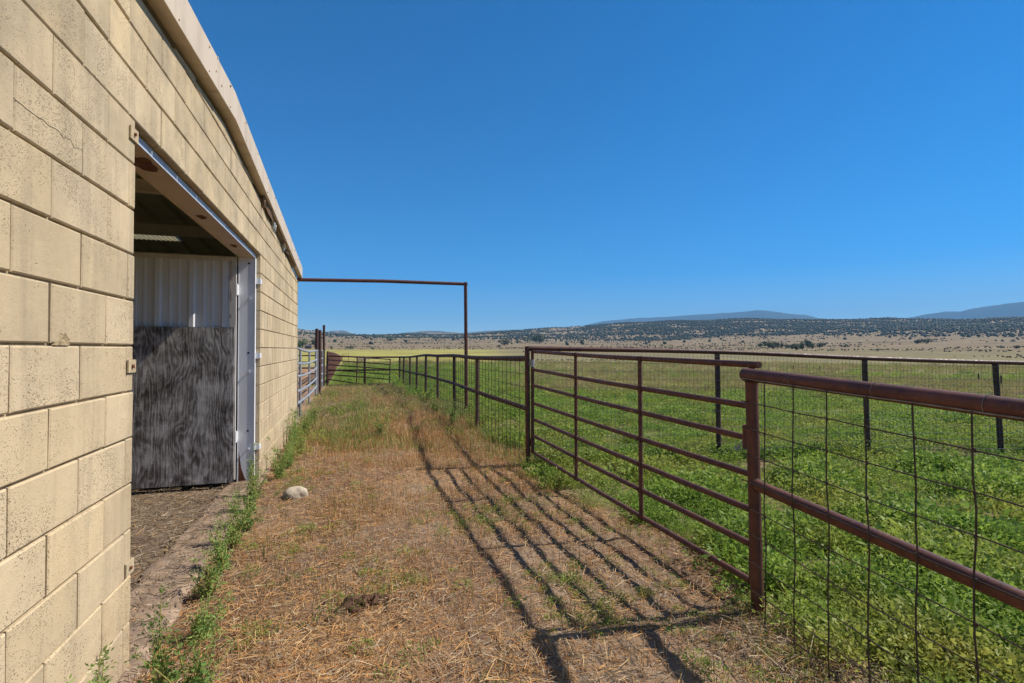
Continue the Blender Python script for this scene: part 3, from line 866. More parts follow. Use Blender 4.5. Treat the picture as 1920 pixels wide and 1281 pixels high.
for s in np.arange(0.147, 2.4, 0.196):
    for z in (1.138, 0.999, 0.862, 0.722, 0.582, 0.447, 0.307, 0.167):
        c_ = nf(s + 0.002, z) + NP * 0.0395
        kn.tube([c_ + Vector((0, 0, -0.007)), c_, c_ + Vector((0, 0, 0.007))], [0.0038, 0.0052, 0.0038], 6)
o = kn.build('wire_knots', M['wire'], nf_t, True); o['kind'] = 'stuff'
for s in (0.31, 0.75, 1.15, 1.6):
    c_ = nf(s, 1.283)
    ring = [c_ + NP * (0.0365 * math.cos(t)) + Vector((0, 0, 0.0365 * math.sin(t))) for t in np.linspace(0, 2 * math.pi, 13)]
    pipe('wire_tie', ring, 0.0013, M['wire_grey'], nf_t, 4)

# farm gate
GA = Vector((2.115, 5.93, 0)); GB = Vector((2.125, 2.295, 0))
gate = thing('farm_gate', 'closed rusty seven-bar pipe gate casting its shadow across the dry alley', 'gate', (2.12, 5.93, 0))
zl = (1.392, 1.175, 0.985, 0.772, 0.580, 0.382, 0.182); zrr = (1.335, 1.105, 0.925, 0.728, 0.532, 0.342, 0.140)
for a, c in zip(zl, zrr):
    pa = Vector((GA.x, GA.y, a)); pb = Vector((GB.x, GB.y + (0.0 if a > 1.3 else 0.075), c))
    mid = pa.lerp(pb, 0.5) + Vector((0.0, 0, -0.008))
    pipe('gate_bar', [pa, mid, pb], 0.0185, M['rust'], gate, 12)
for y_, zb, zt in ((4.67, 0.162, 1.372), (3.49, 0.150, 1.352)):
    pipe('gate_stile', [(2.112, y_ - 0.012, zb - 0.008), (2.118, y_ + 0.012, zt)], 0.0165, M['rust'], gate, 12)
pipe('gate_stile', [(2.115, 5.93, 0.17), (2.115, 5.93, 1.40)], 0.02, M['rust'], gate, 12)
pipe('gate_stile', [(2.125, 2.358, 0.13), (2.125, 2.352, 1.335)], 0.0185, M['rust'], gate, 12)
def weld(c, axis, r, parent):
    a1 = Vector((0, 0, 1)) if abs(axis.z) < 0.5 else Vector((1, 0, 0)); e1 = (a1 - axis * a1.dot(axis)).normalized(); e2 = axis.cross(e1)
    pts = [Vector(c) + e1 * (r * math.cos(t)) + e2 * (r * math.sin(t)) + axis * random.gauss(0, 0.001) for t in np.linspace(0, 2 * math.pi, 17)]
    B().tube(pts, [random.uniform(0.003, 0.0055) for _ in pts], 5).build('weld', M['rust_dark'], parent, True)
for y_ in (4.67, 3.49):
    for a, c in zip(zl, zrr):
        t = (5.93 - y_) / (5.93 - 2.29)
        weld((2.117, y_ - 0.017, a + (c - a) * t - 0.006), Vector((0, 1, 0)), 0.0185, gate); weld((2.117, y_ + 0.017, a + (c - a) * t - 0.006), Vector((0, 1, 0)), 0.0185, gate)
for z_, r_ in ((0.706, 0.030),):
    weld(nf(0.034, z_), ND, r_, nf_t)
weld(nf(0.0, 1.246), Vector((0, 0, 1)), 0.033, nf_t)
for z_ in (1.25, 0.30):
    B().tube([(2.115, 5.93, z_ - 0.045), (2.115, 5.93, z_ + 0.045)], 0.027, 12).box(2.06, 2.112, 5.945, 5.957, z_ - 0.02, z_ + 0.02).build('hinge', M['galv' if z_ > 1 else 'rust'], gate, True)
B().box(2.045, 2.062, 2.318, 2.335, 0.88, 1.01).build('latch_plate', M['rust'], gate)
ch = B()
for i in range(9):
    t = i / 8
    p = Vector((2.05 + 0.02 * math.sin(i), 2.335 + 0.03 * math.sin(t * 3.1) + 0.006 * (i % 2), 0.925 - 0.05 * math.sin(t * math.pi)))
    ch.tube([p + Vector((0.006 * math.cos(q), 0.006 * math.sin(q) if i % 2 else 0, 0.011 * math.sin(q))) for q in np.linspace(0, 6.28, 9)], 0.0022, 5)
ch.build('latch_chain', M['galv'], gate)

# tall hinge post and the fence that runs off along the alley
AY = [5.97, 8.55, 10.57, 12.68, 14.68, 16.73, 18.78, 20.9, 22.7]
AT = [1.31, 1.276, 1.29, 1.264, 1.255, 1.20, 1.145, 1.11, 1.09]
AM = [0.70, 0.70, 0.715, 0.70, 0.68, 0.64, 0.60, 0.57, 0.545]
AX = 2.06
af = thing('pipe_fence', 'long wavy-topped pipe and mesh fence along the right side of the grassy alley', 'fence', (AX, 5.97, 0), 'pipe fences')
pipe('post', [(2.075, 5.97, -0.3), (2.06, 5.972, 1.455)], 0.031, M['rust'], af, 14)
for i, (y_, t_) in enumerate(zip(AY, AT)):
    if i == 0: continue
    jx = random.gauss(0, 0.008)
    pipe('post', [(AX + jx, y_, -0.5), (AX, y_, t_ - 0.02)], 0.033, M['rust_dark'], af, 10)
tp = [(AX, y_, t_) for y_, t_ in zip(AY, AT)]
from mathutils import geometry as _g
def smoothp(pts, n=5):
    pts = [Vector(p) for p in pts]; out = []
    for i in range(len(pts) - 1):
        p0 = pts[max(i - 1, 0)]; p1 = pts[i]; p2 = pts[i + 1]; p3 = pts[min(i + 2, len(pts) - 1)]
        for k in range(n):
            t = k / n
            out.append(0.5 * ((2 * p1) + (p2 - p0) * t + (2 * p0 - 5 * p1 + 4 * p2 - p3) * t * t + (-p0 + 3 * p1 - 3 * p2 + p3) * t ** 3))
    out.append(pts[-1]); return out
pipe('rail', smoothp(tp), 0.033, M['rust_dark'], af, 12)
pipe('rail', smoothp([(AX, y_, m_) for y_, m_ in zip(AY, AM)]), 0.031, M['rust_dark'], af, 12)
w = Wires()
ys = np.arange(6.15, 22.7, 0.19)
for y_ in ys:
    t_ = np.interp(y_, AY, AT); g_ = gz(AX, y_)
    w.add((AX - 0.036, y_, g_), (AX - 0.036, y_ + random.gauss(0, 0.01), t_), 0.0038, 4)
for f_ in np.linspace(0.03, 0.97, 9):
    pts = [(AX - 0.036, y_, gz(AX, y_) * (1 - f_) + np.interp(y_, AY, AT) * f_ + random.gauss(0, 0.004)) for y_ in AY]
    for a, c in zip(pts[:-1], pts[1:]): w.add(a, c, 0.003, 4)
w.build('wire_mesh', M['wire'], af)
tw = B()
for y_ in np.arange(6.1, 8.5, 0.19):
    z_ = np.interp(y_, AY, AM)
    tw.tube([(AX + 0.034 * math.cos(t), y_ + 0.05 * t / 6.28, z_ + 0.034 * math.sin(t)) for t in np.linspace(0, 6.28, 11)], 0.0022, 4)
o = tw.build('wire_ties', M['rust_dark'], af); o['kind'] = 'stuff'

# fence across the paddock behind the gate
BP = [(2.07, 5.97, 1.43), (4.52, 5.59, 1.385), (6.53, 5.19, 1.30), (8.41, 4.80, 1.24), (10.4, 4.4, 1.2), (12.5, 3.98, 1.17)]
bf = thing('pipe_fence', 'pipe fence with fine square mesh crossing the green paddock behind the gate', 'fence', (4.52, 5.59, 0), 'pipe fences')
for i, (x_, y_, t_) in enumerate(BP[1:]):
    l_ = 0.012 + 0.03 * min(i, 2)
    pipe('post', [(x_ + l_, y_ - l_ * 0.3, -0.3), (x_ - 0.01, y_, t_ - 0.02)], 0.033, M['rust_dark'], bf, 12)
pipe('rail', smoothp([(x_, y_, t_) for x_, y_, t_ in BP]), 0.029, M['rust'], bf, 14)
w = Wires()
for (a, c) in zip(BP[:-1], BP[1:]):
    Ls = math.hypot(c[0] - a[0], c[1] - a[1]); n = int(Ls / 0.051)
    for i in range(n):
        t = i / n
        x_ = a[0] + (c[0] - a[0]) * t; y_ = a[1] + (c[1] - a[1]) * t - 0.036; z_ = a[2] + (c[2] - a[2]) * t - 0.03
        w.add((x_, y_, 0.02), (x_, y_, z_), 0.0017, 3)
    for i in range(14):
        f_ = i / 13
        w.add((a[0], a[1] - 0.036, 0.03 + (a[2] - 0.09) * f_), (c[0], c[1] - 0.036, 0.03 + (c[2] - 0.09) * f_ + random.gauss(0, 0.004)), 0.0021, 3, 4, 0.003)
w.build('wire_mesh', M['wire_grey'], bf)
pipe('wire', [(2.2, 5.9, 0.07), (4.5, 5.5, 0.13), (5.4, 5.35, 0.17), (6.4, 5.1, 0.1), (9, 4.6, 0.08)], 0.004, M['wire_grey'], bf, 5)

# overhead pipe frame from the barn corner
oh = thing('overhead_pipe_frame', 'tall brown pipe post with a long crossbar reaching to the barn corner', 'pipe frame', (2.28, 10.5, 0))
pipe('post', [(2.31, 10.5, -0.3), (2.28, 10.5, 2.80)], 0.036, M['rust'], oh, 14)
pipe('crossbar', [(-0.93, 10.42, 2.715), (0.6, 10.46, 2.755), (2.316, 10.5, 2.765)], 0.034, M['rust'], oh, 14)

# galvanised gate panels along the line of the barn wall
def galv_gate(ya, yb, label, zs0, zs1, sag):
    g = thing('gate_panel', label, 'gate', (-0.95, ya, 0), 'galvanised gate panels')
    for i, (a, c) in enumerate(zip(zs0, zs1)):
        pts = [(-0.95 - 0.005 * math.sin(t * 3.14 * 2), ya + (yb - ya) * t, a + (c - a) * t - sag * math.sin(math.pi * t)) for t in np.linspace(0, 1, 11)]
        pipe('gate_bar', pts, 0.026, M['galv'], g, 10)
    return g
g1 = galv_gate(10.62, 17.0, 'long sagging galvanised pipe gate starting at the barn corner', (1.44, 1.15, 0.90, 0.61, 0.38), (1.385, 1.115, 0.86, 0.555, 0.31), 0.05)
for y_ in (10.66, 11.4, 13.9, 16.5, 16.95):
    pipe('gate_stile', [(-0.95, y_, 0.05), (-0.95, y_, 1.39)], 0.024, M['galv'], g1, 10)
g2 = galv_gate(17.5, 20.6, 'short galvanised gate section between the tall brown posts', (1.38, 1.1, 0.85, 0.55, 0.3), (1.36, 1.08, 0.83, 0.53, 0.28), 0.0)
for y_ in (17.55, 20.55):
    pipe('gate_stile', [(-0.95, y_, 0.0), (-0.95, y_, 1.37)], 0.024, M['galv'], g2, 10)
for (x_, y_, t_, lab) in ((-0.965, 17.2, 2.04, 'tall brown pipe post at the end of the long galvanised gate'), (-0.90, 17.75, 2.02, 'tall brown pipe post just behind its twin beside the galvanised gate'), (-1.02, 23.2, 2.42, 'tallest thin brown pipe post at the alley corner')):
    o = B().tube([(x_, y_, -0.4), (x_, y_, t_)], 0.05, 10).tube([(x_, y_, t_ - 0.001), (x_, y_, t_ + 0.02)], [0.055, 0.03], 10).build('pipe_post', M['rust_dark'], None, True)
    tag(o, lab, 'post', 'tall pipe posts')
# corral fence seen through the galvanised gate
cf = thing('pipe_fence', 'dark brown corral fence seen through the galvanised gate beside the barn', 'fence', (-1.6, 14, 0), 'pipe fences')
for (x_, y_) in ((-1.45, 14.0), (-1.62, 16.5), (-1.8, 19.5), (-3.4, 27.0), (-5.5, 27.3), (-1.2, 26.5)):
    pipe('post', [(x_, y_, -0.5), (x_ - 0.03, y_, 1.32)], 0.045, M['rust_dark'], cf, 8)
for z_ in (0.35, 0.62, 0.9, 1.22):
    pipe('rail', [(-1.45, 14.0, z_), (-1.8, 19.5, z_)], 0.022, M['rust_dark'], cf, 8)
    pipe('rail', [(-1.2, 26.5, z_ - 0.1), (-5.5, 27.3, z_ - 0.1)], 0.03, M['rust_dark'], cf, 8)

# fence across the far end of the alley, with a sagging gate in front
ef = thing('pipe_fence', 'low brown fence with one mid rail crossing the far end of the alley', 'fence', (0.6, 22.7, 0), 'pipe fences')
pipe('rail', [(-0.9, 22.7, 1.15), (0.7, 22.7, 1.08), (2.02, 22.7, 1.085)], 0.035, M['rust_dark'], ef, 10)
pipe('rail', [(-0.9, 22.7, 0.55), (2.02, 22.7, 0.545)], 0.033, M['rust_dark'], ef, 10)
pipe('rail', [(-0.9, 22.7, -0.08), (2.02, 22.7, -0.06)], 0.04, M['rust_dark'], ef, 10)
for x_ in (-0.86, 0.62):
    pipe('post', [(x_, 22.7, -0.5), (x_, 22.7, 1.08)], 0.045, M['rust_dark'], ef, 10)
w = Wires()
for x_ in np.arange(-0.8, 2.0, 0.2): w.add((x_, 22.65, -0.1), (x_, 22.65, 1.05), 0.003)
for z_ in np.linspace(0.0, 1.0, 8): w.add((-0.8, 22.65, z_), (2.0, 22.65, z_), 0.003)
w.build('wire_mesh', M['wire'], ef)
sg = thing('farm_gate', 'thin sagging six-bar pipe gate leaning by the far end fence', 'gate', (0.4, 22.2, 0))
for a, c in ((1.17, 1.0), (0.99, 0.79), (0.80, 0.59), (0.60, 0.37), (0.41, 0.17), (0.21, -0.2)):
    pipe('gate_bar', [(-0.85, 22.3, a), (1.6, 22.15, c)], 0.022, M['rust_dark'], sg, 8)
for x_, zb, zt in ((-0.84, 0.2, 1.18), (0.285, -0.02, 1.1), (1.6, -0.25, 1.02)):
    pipe('gate_stile', [(x_, 22.2, zb), (x_ + 0.03, 22.2, zt)], 0.024, M['rust_dark'], sg, 8)

# long pipe fence running away up the valley
lf = thing('pipe_fence', 'long maroon pipe fence with close posts receding up the valley', 'fence', (-0.95, 24, 0), 'pipe fences')
FY = np.concatenate([np.arange(24, 60, 1.2), np.arange(60, 150, 2.4)])
FX = -0.9 - (FY - 24) / 126 * 1.05
fz = np.interp(FY, [22, 40, 60, 110, 150], [-0.1, -0.2, -0.42, -1.05, -1.6])
ft = fz + np.interp(FY, [22, 60, 150], [1.42, 1.25, 1.12])
postm = None
for x_, y_, g_, t_ in zip(FX, FY, fz, ft):
    if postm is None:
        o = B().tube([(0, 0, 0), (0, 0, 1)], 0.045, 8).build('post', M['rust'], None, True); postm = o.data
    else:
        o = bpy.data.objects.new('post', postm); C.objects.link(o)
    o.location = (x_, y_, g_ - 0.3); o.scale = (1, 1, t_ - g_ + 0.3); adopt(o, lf)
for fr_ in (0.12, 0.3, 0.48, 0.66, 0.84, 1.0):
    pts = [(x_, y_, g_ + (t_ - g_) * fr_) for x_, y_, g_, t_ in list(zip(FX, FY, fz, ft))[::4]]
    pipe('rail', pts, 0.035, M['rust'], lf, 8)
# thin pipe archway and a pale brush heap in the field beyond
ar = thing('pipe_archway', 'thin pipe archway standing in the yellow field beyond the alley', 'archway', (ground_at(648, 684)))
p = ground_at(648, 684)
pa = Vector((p.x - 0.35, p.y, p.z)); pb = Vector((p.x + 0.35, p.y, p.z))
for q in (pa, pb): pipe('post', [q, q + Vector((0, 0, 1.35))], 0.02, M['rust_dark'], ar, 8)
pipe('crossbar', [pa + Vector((0, 0, 1.35)), pb + Vector((0, 0, 1.35))], 0.02, M['rust_dark'], ar, 8)
for (u_, v_, lab) in ((1487, 697, 'thin dark stake left of the others in the far dry field'), (1513, 697, 'thin dark stake standing second in the far dry field'), (1536, 699, 'thin dark stake standing third in the far dry field'), (1834, 720, 'dark stake in the green strip left of the tall fence post'), (1876, 725, 'dark stake in the green strip at the right edge')):
    p = ground_at(u_, v_)
    o = B().tube([p - Vector((0, 0, 0.2)), p + Vector((0, 0, 0.45))], 0.03, 6).tube([p + Vector((0, 0, 0.45)), p + Vector((0.01, 0, 0.49))], [0.03, 0.015], 6).build('field_stake', M['rust_dark'])
    tag(o, lab, 'stake', 'stakes in the field')

# ------------------------------------------------------------------ plants and litter
def nrm(a): return a / np.maximum(np.linalg.norm(a, axis=-1, keepdims=True), 1e-9)
def strips(P, D, length, width, droop, seg=2, roll=None, taper=True):
    """blades: start P (n,3), direction D (n,3), each bends down by droop; returns verts, quads"""
    n = len(P); D = nrm(D)
    up = np.array([0, 0, 1.0])
    S = np.cross(D, up); bad = np.linalg.norm(S, axis=1) < 0.05
    S[bad] = np.array([1.0, 0, 0]); S = nrm(S)
    if roll is not None:
        Nn = np.cross(S, D)
        S = nrm(S * np.cos(roll)[:, None] + Nn * np.sin(roll)[:, None])
    rows = []
    for k in range(seg + 1):
        t = k / seg
        c = P + D * (length * t)[:, None]
        c[:, 2] -= droop * t * t
        w_ = width * ((1 - 0.8 * t) if taper else 1.0) * 0.5
        rows.append(c - S * w_[:, None]); rows.append(c + S * w_[:, None])
    V = np.stack(rows, 1)                                  # n, 2(seg+1), 3
    m = 2 * (seg + 1)
    base = (np.arange(n) * m)[:, None, None]
    q = np.array([[2 * k, 2 * k + 1, 2 * k + 3, 2 * k + 2] for k in range(seg)])[None]
    F = (base + q).reshape(-1, 4)
    return V.reshape(-1, 3), F, m
def pick(palette, n, jit=0.15):
    pal = np.array([p[0] for p in palette]); w_ = np.array([p[1] for p in palette], float)
    i = rng.choice(len(pal), n, p=w_ / w_.sum())
    return pal[i] * (1 + rng.normal(0, jit, (n, 1)))
def scatter_uniform(n, x0, x1, y0, y1):
    return rng.uniform(x0, x1, n), rng.uniform(y0, y1, n)
STRAW = [((0.52, 0.34, 0.16), 3.5), ((0.50, 0.255, 0.095), 5), ((0.32, 0.165, 0.07), 3), ((0.36, 0.27, 0.18), 3), ((0.55, 0.44, 0.28), 1.3), ((0.15, 0.085, 0.045), 2)]
GREYS = [((0.36, 0.28, 0.19), 3), ((0.46, 0.37, 0.25), 2), ((0.24, 0.175, 0.11), 3), ((0.13, 0.085, 0.05), 2), ((0.40, 0.24, 0.11), 1.5)]

def litter(name, x, y, palette, lmin, lmax, wmin, wmax, zoff=0.004, pitch=0.12):
    n = len(x); z = terrain(x, y) + zoff + rng.uniform(0, 0.012, n)
    a = rng.uniform(0, 2 * np.pi, n); pt = rng.normal(0.03, pitch, n)
    D = np.stack([np.cos(a) * np.cos(pt), np.sin(a) * np.cos(pt), np.sin(pt)], 1)
    ln = lmin + (lmax - lmin) * rng.random(n) ** 2
    V, F, m = strips(np.stack([x, y, z], 1), D, ln, rng.uniform(wmin, wmax, n), rng.uniform(-0.01, 0.03, n), 2, rng.uniform(-0.9, 0.9, n), False)
    o = mk(name, V, F, M['straw'], None, False, np.repeat(pick(palette, n), m, 0))
    return struct(o, 'stuff')
# dry straw over the alley
n = 330000
x, y = scatter_uniform(n, -0.88, 2.9, 0.6, 12.0)
d = np.hypot(x, y)
keep = rng.random(n) < alley_mask(x, y) * (0.35 + 0.65 * sstep(0.36, 0.6, fbm(x * 1.5, y * 1.5, 3, 101))) * np.clip(3.6 / np.maximum(d, 1.8), 0.3, 1.0)
x, y = x[keep], y[keep]
o = litter('dry_straw', x, y, STRAW, 0.012, 0.11, 0.0014, 0.0034)
o['label'] = 'loose dry straw and stalks covering the bare alley ground'; o['category'] = 'straw'
n = 36000
x, y = scatter_uniform(n, -0.95, 2.6, 0.7, 8.5)
keep = rng.random(n) < alley_mask(x, y) * (0.15 + 0.85 * sstep(0.42, 0.62, fbm(x * 1.9, y * 1.9, 3, 103)))
o = litter('pale_straw', x[keep], y[keep], [((0.58, 0.42, 0.23), 2), ((0.55, 0.33, 0.13), 3), ((0.42, 0.34, 0.25), 2), ((0.50, 0.25, 0.085), 3)], 0.02, 0.14, 0.0014, 0.0032, 0.008, 0.18)
o['label'] = 'longer pale straws lying on top of the alley litter'; o['category'] = 'straw'
# heaped straw and dead stalks along the fence feet
xs_, ys_ = [], []
n = 9000
t = rng.random(n); s_ = rng.normal(0, 0.16, n)
x1_ = 2.2 + t * 7.5; y1_ = 5.9 - (x1_ - 2.07) * 0.186 + 0.1 + s_ * 1.3
x2_ = (2.0 - rng.random(n) * 0.12 + rng.normal(0, 0.16, n))[:4200]; y2_ = (0.4 + rng.random(n) * 2.0)[:4200]
o = litter('dead_stalks', np.concatenate([x1_, x2_]), np.concatenate([y1_, y2_]), GREYS, 0.03, 0.2, 0.0016, 0.004, 0.006, 0.17)
o['label'] = 'pale dead stalks heaped along the feet of the fences'; o['category'] = 'stalks'
# bedding straw inside the doorway
n = 16000
x, y = scatter_uniform(n, -3.6, -1.1, 2.4, 6.6)
o = litter('barn_bedding', x, y, GREYS, 0.02, 0.13, 0.002, 0.005, 0.004, 0.1)
o['label'] = 'trampled grey straw bedding on the barn floor inside the doorway'; o['category'] = 'straw'

n = 2600
x, y = scatter_uniform(n, -1.24, -0.86, 1.9, 6.6)
o = litter('sill_straw', x, y, GREYS + [((0.30, 0.19, 0.11), 3)], 0.015, 0.09, 0.002, 0.005, 0.045, 0.08)
o['label'] = 'straw bits blown over the concrete door sill'; o['category'] = 'straw'
def blades(name, x, y, palette, hmin, hmax, wmin, wmax, lean=0.25, seg=2, label='', cat='grass'):
    n = len(x); z = terrain(x, y) - 0.005
    a = rng.uniform(0, 2 * np.pi, n); l_ = np.abs(rng.normal(0, lean, n))
    D = np.stack([np.cos(a) * np.sin(l_), np.sin(a) * np.sin(l_), np.cos(l_)], 1)
    h = hmin + (hmax - hmin) * rng.random(n) ** 1.6
    V, F, m = strips(np.stack([x, y, z], 1), D, h, rng.uniform(wmin, wmax, n), h * rng.uniform(0, 0.25, n), seg)
    o = mk(name, V, F, M['blade'], None, False, np.repeat(pick(palette, n), m, 0))
    o['label'] = label; o['category'] = cat
    return struct(o, 'stuff')
DRYB = [((0.58, 0.30, 0.11), 5), ((0.46, 0.21, 0.07), 3), ((0.56, 0.38, 0.18), 3), ((0.26, 0.26, 0.07), 1.5)]
MIXB = [((0.26, 0.25, 0.065), 4), ((0.16, 0.20, 0.05), 3.5), ((0.42, 0.27, 0.11), 3), ((0.10, 0.15, 0.04), 2), ((0.48, 0.36, 0.17), 2)]
GRNB = [((0.15, 0.23, 0.055), 4), ((0.21, 0.29, 0.07), 3), ((0.32, 0.32, 0.085), 2)]
# upright dry stubble, thick in the middle of the alley
n = 90000
x, y = scatter_uniform(n, -0.8, 2.6, 0.8, 9.6)
dens = 0.10 + 0.9 * sstep(0.47, 0.62, fbm(x * 1.4, y * 1.4, 3, 111)) * (0.35 + 0.65 * sstep(3.6, 6.0, y))
dens = dens * (0.6 + 0.4 * sstep(4.0, 6.5, y - 0.25 * x))
keep = rng.random(n) < dens * alley_mask(x, y)
blades('dry_stubble', x[keep], y[keep], DRYB, 0.03, 0.13, 0.002, 0.0045, 0.3, 2, 'short upright orange-brown stubble standing in the alley', 'stubble')
# few taller stalks near the camera
n = 3800
x, y = scatter_uniform(n, -0.6, 2.1, 0.9, 5.2)
keep = rng.random(n) < 0.12 + 0.7 * sstep(0.5, 0.62, fbm(x * 2.1, y * 2.1, 3, 121))
blades('tall_stalks', x[keep], y[keep], [((0.26, 0.23, 0.06), 3), ((0.42, 0.22, 0.09), 3), ((0.13, 0.17, 0.05), 2)], 0.04, 0.2, 0.002, 0.0045, 0.22, 3, 'scattered tall thin stalks standing in the near straw', 'stalks')
# tall yellow-green grass further up the alley
n = 120000
x, y = scatter_uniform(n, -0.85, 2.6, 6.6, 22.4)
g_ = sstep(6.8, 9.0, y + (fbm(x * 1.1, y * 1.1, 3, 131) - .5) * 4.0) * (1 - 0.8 * sstep(0.3, -0.4, x) * sstep(8.8, 10.0, y) * sstep(16, 14, y))
g_ = g_ * (0.35 + 0.65 * sstep(0.38, 0.58, fbm(x * 2.2, y * 2.2, 3, 133)))
keep = rng.random(n) < g_ * alley_mask(x - 0.25, y) * np.clip(9 / y, 0.5, 1)
x, y = x[keep], y[keep]
pz = fbm(x * 0.9, y * 0.7, 3, 135) + rng.normal(0, 0.06, len(x))
STB = [((0.52, 0.30, 0.125), 4), ((0.42, 0.215, 0.08), 2.5), ((0.58, 0.42, 0.21), 3)]
YLB = [((0.36, 0.34, 0.085), 4), ((0.27, 0.29, 0.07), 3), ((0.50, 0.38, 0.16), 1.5)]
GNB = [((0.17, 0.24, 0.06), 3), ((0.12, 0.19, 0.05), 2), ((0.28, 0.30, 0.08), 2)]
for nm, sel, pal, h0, h1, lab in (('alley_straw_grass', pz > 0.475, STB, 0.05, 0.24, 'standing orange straw grass in patches of the far alley'), ('alley_yellow_grass', (pz <= 0.475) & (pz > 0.40), YLB, 0.05, 0.24, 'yellow-green grass in patches of the far alley'), ('alley_green_grass', pz <= 0.40, GNB, 0.05, 0.20, 'fresh green grass in patches of the far alley')):
    blades(nm, x[sel], y[sel], pal, h0, h1, 0.003, 0.008, 0.55, 3, lab)
# greener fringe beside the fence and near the barn wall
n = 26000
x, y = scatter_uniform(n, 1.2, 2.7, 6.2, 22)
keep = rng.random(n) < sstep(1.4, 2.0, x) * sstep(2.7, 2.2, x)
x2, y2 = scatter_uniform(14000, -0.88, 0.9, 7.0, 9.6)
k2 = rng.random(14000) < sstep(0.46, 0.6, fbm(x2 * 1.3, y2 * 1.3, 3, 141)) * sstep(7.0, 7.6, y2) * sstep(9.6, 8.8, y2) * 0.35
blades('green_fringe', np.concatenate([x[keep], x2[k2]]), np.concatenate([y[keep], y2[k2]]), GRNB, 0.05, 0.22, 0.003, 0.008, 0.6, 3, 'fresh green grass along the alley fence and by the barn wall')

# leafy plants: shared clump meshes scattered over the paddock and fields
def diamonds(P, D, ln, wd):
    n = len(P); D = nrm(D)
    S = np.cross(D, rng.normal(0, 1, (n, 3))); S = nrm(S)
    Nn = np.cross(S, D)
    a = P; b = P + D * (ln * 0.5)[:, None] + S * (wd * 0.5)[:, None] + Nn * (wd * 0.12)[:, None]
    c = P + D * ln[:, None]; d_ = P + D * (ln * 0.5)[:, None] - S * (wd * 0.5)[:, None] + Nn * (wd * 0.12)[:, None]
    V = np.stack([a, b, c, d_], 1).reshape(-1, 3)
    F = np.arange(4 * n).reshape(n, 4)
    return V, F
src = bpy.data.collections.new('clump_sources')
def clump(name, n, rad, hgt, ll, lw, mat, coll, flat=0.5):
    a = rng.uniform(0, 2 * np.pi, n); r = rad * np.sqrt(rng.random(n)); t = rng.random(n)
    z = hgt * (0.15 + 0.85 * t) * (1 - 0.55 * (r / rad) ** 2)
    P = np.stack([r * np.cos(a), r * np.sin(a), z], 1)
    D = np.stack([np.cos(a) + rng.normal(0, 0.6, n), np.sin(a) + rng.normal(0, 0.6, n), rng.normal(flat, 0.5, n)], 1)
    V, F = diamonds(P, D, rng.uniform(0.6, 1.3, n) * ll, rng.uniform(0.7, 1.2, n) * lw)
    o = mk(name, V, F, mat)
    C.objects.unlink(o); coll.objects.link(o)
    return o
def scatter_obj(name, pts, scl, coll, label, cat):
    n = len(pts)
    me = bpy.data.meshes.new(name); me.vertices.add(n); me.vertices.foreach_set('co', np.asarray(pts, np.float32).ravel())
    a = me.attributes.new('scl', 'FLOAT', 'POINT'); a.data.foreach_set('value', np.asarray(scl, np.float32))
    rot = np.zeros((n, 3), np.float32); rot[:, 2] = rng.uniform(0, 6.28, n); rot[:, 0] = rng.normal(0, 0.15, n); rot[:, 1] = rng.normal(0, 0.15, n)
    a = me.attributes.new('rot', 'FLOAT_VECTOR', 'POINT'); a.data.foreach_set('vector', rot.ravel())
    a = me.attributes.new('idx', 'INT', 'POINT'); a.data.foreach_set('value', rng.integers(0, 64, n).astype(np.int32))
    o = bpy.data.objects.new(name, me); C.objects.link(o)
    ng = bpy.data.node_groups.new(name, 'GeometryNodeTree')
    ng.interface.new_socket('Geometry', in_out='INPUT', socket_type='NodeSocketGeometry')
    ng.interface.new_socket('Geometry', in_out='OUTPUT', socket_type='NodeSocketGeometry')
    gi = ng.nodes.new('NodeGroupInput'); go = ng.nodes.new('NodeGroupOutput')
    ip = ng.nodes.new('GeometryNodeInstanceOnPoints'); ci = ng.nodes.new('GeometryNodeCollectionInfo')
    ci.inputs['Collection'].default_value = coll; ci.inputs['Separate Children'].default_value = True; ci.inputs['Reset Children'].default_value = True
    ip.inputs['Pick Instance'].default_value = True
    def na(nm, ty):
        q = ng.nodes.new('GeometryNodeInputNamedAttribute'); q.data_type = ty; q.inputs['Name'].default_value = nm; return q.outputs['Attribute']
    ng.links.new(gi.outputs[0], ip.inputs['Points']); ng.links.new(ci.outputs[0], ip.inputs['Instance'])
    ng.links.new(na('scl', 'FLOAT'), ip.inputs['Scale']); ng.links.new(na('rot', 'FLOAT_VECTOR'), ip.inputs['Rotation']); ng.links.new(na('idx', 'INT'), ip.inputs['Instance Index'])
    ng.links.new(ip.outputs[0], go.inputs[0])
    md = o.modifiers.new('scatter', 'NODES'); md.node_group = ng
    o['label'] = label; o['category'] = cat
    return struct(o, 'stuff')
cl_g = bpy.data.collections.new('green_clumps'); cl_d = bpy.data.collections.new('dry_clumps')
for i in range(6): clump('leaf_clump', 90, 0.075 + 0.01 * i, 0.07 + 0.012 * i, 0.024, 0.011, M['clover'], cl_g)
for i in range(4): clump('broad_clump', 90, 0.10 + 0.012 * i, 0.12 + 0.02 * i, 0.031, 0.013, M['clover'], cl_g)
for i in range(4): clump('dry_clump', 70, 0.09, 0.12 + 0.02 * i, 0.05, 0.006, M['sage'], cl_d, 1.3)
def wedge(n, r0, r1, a0, a1):
    r = np.sqrt(rng.uniform(r0 * r0, r1 * r1, n)); a = np.radians(rng.uniform(a0, a1, n)) + TH
    return r * np.sin(a), r * np.cos(a)
PX, PS = [], []; DX, DS = [], []
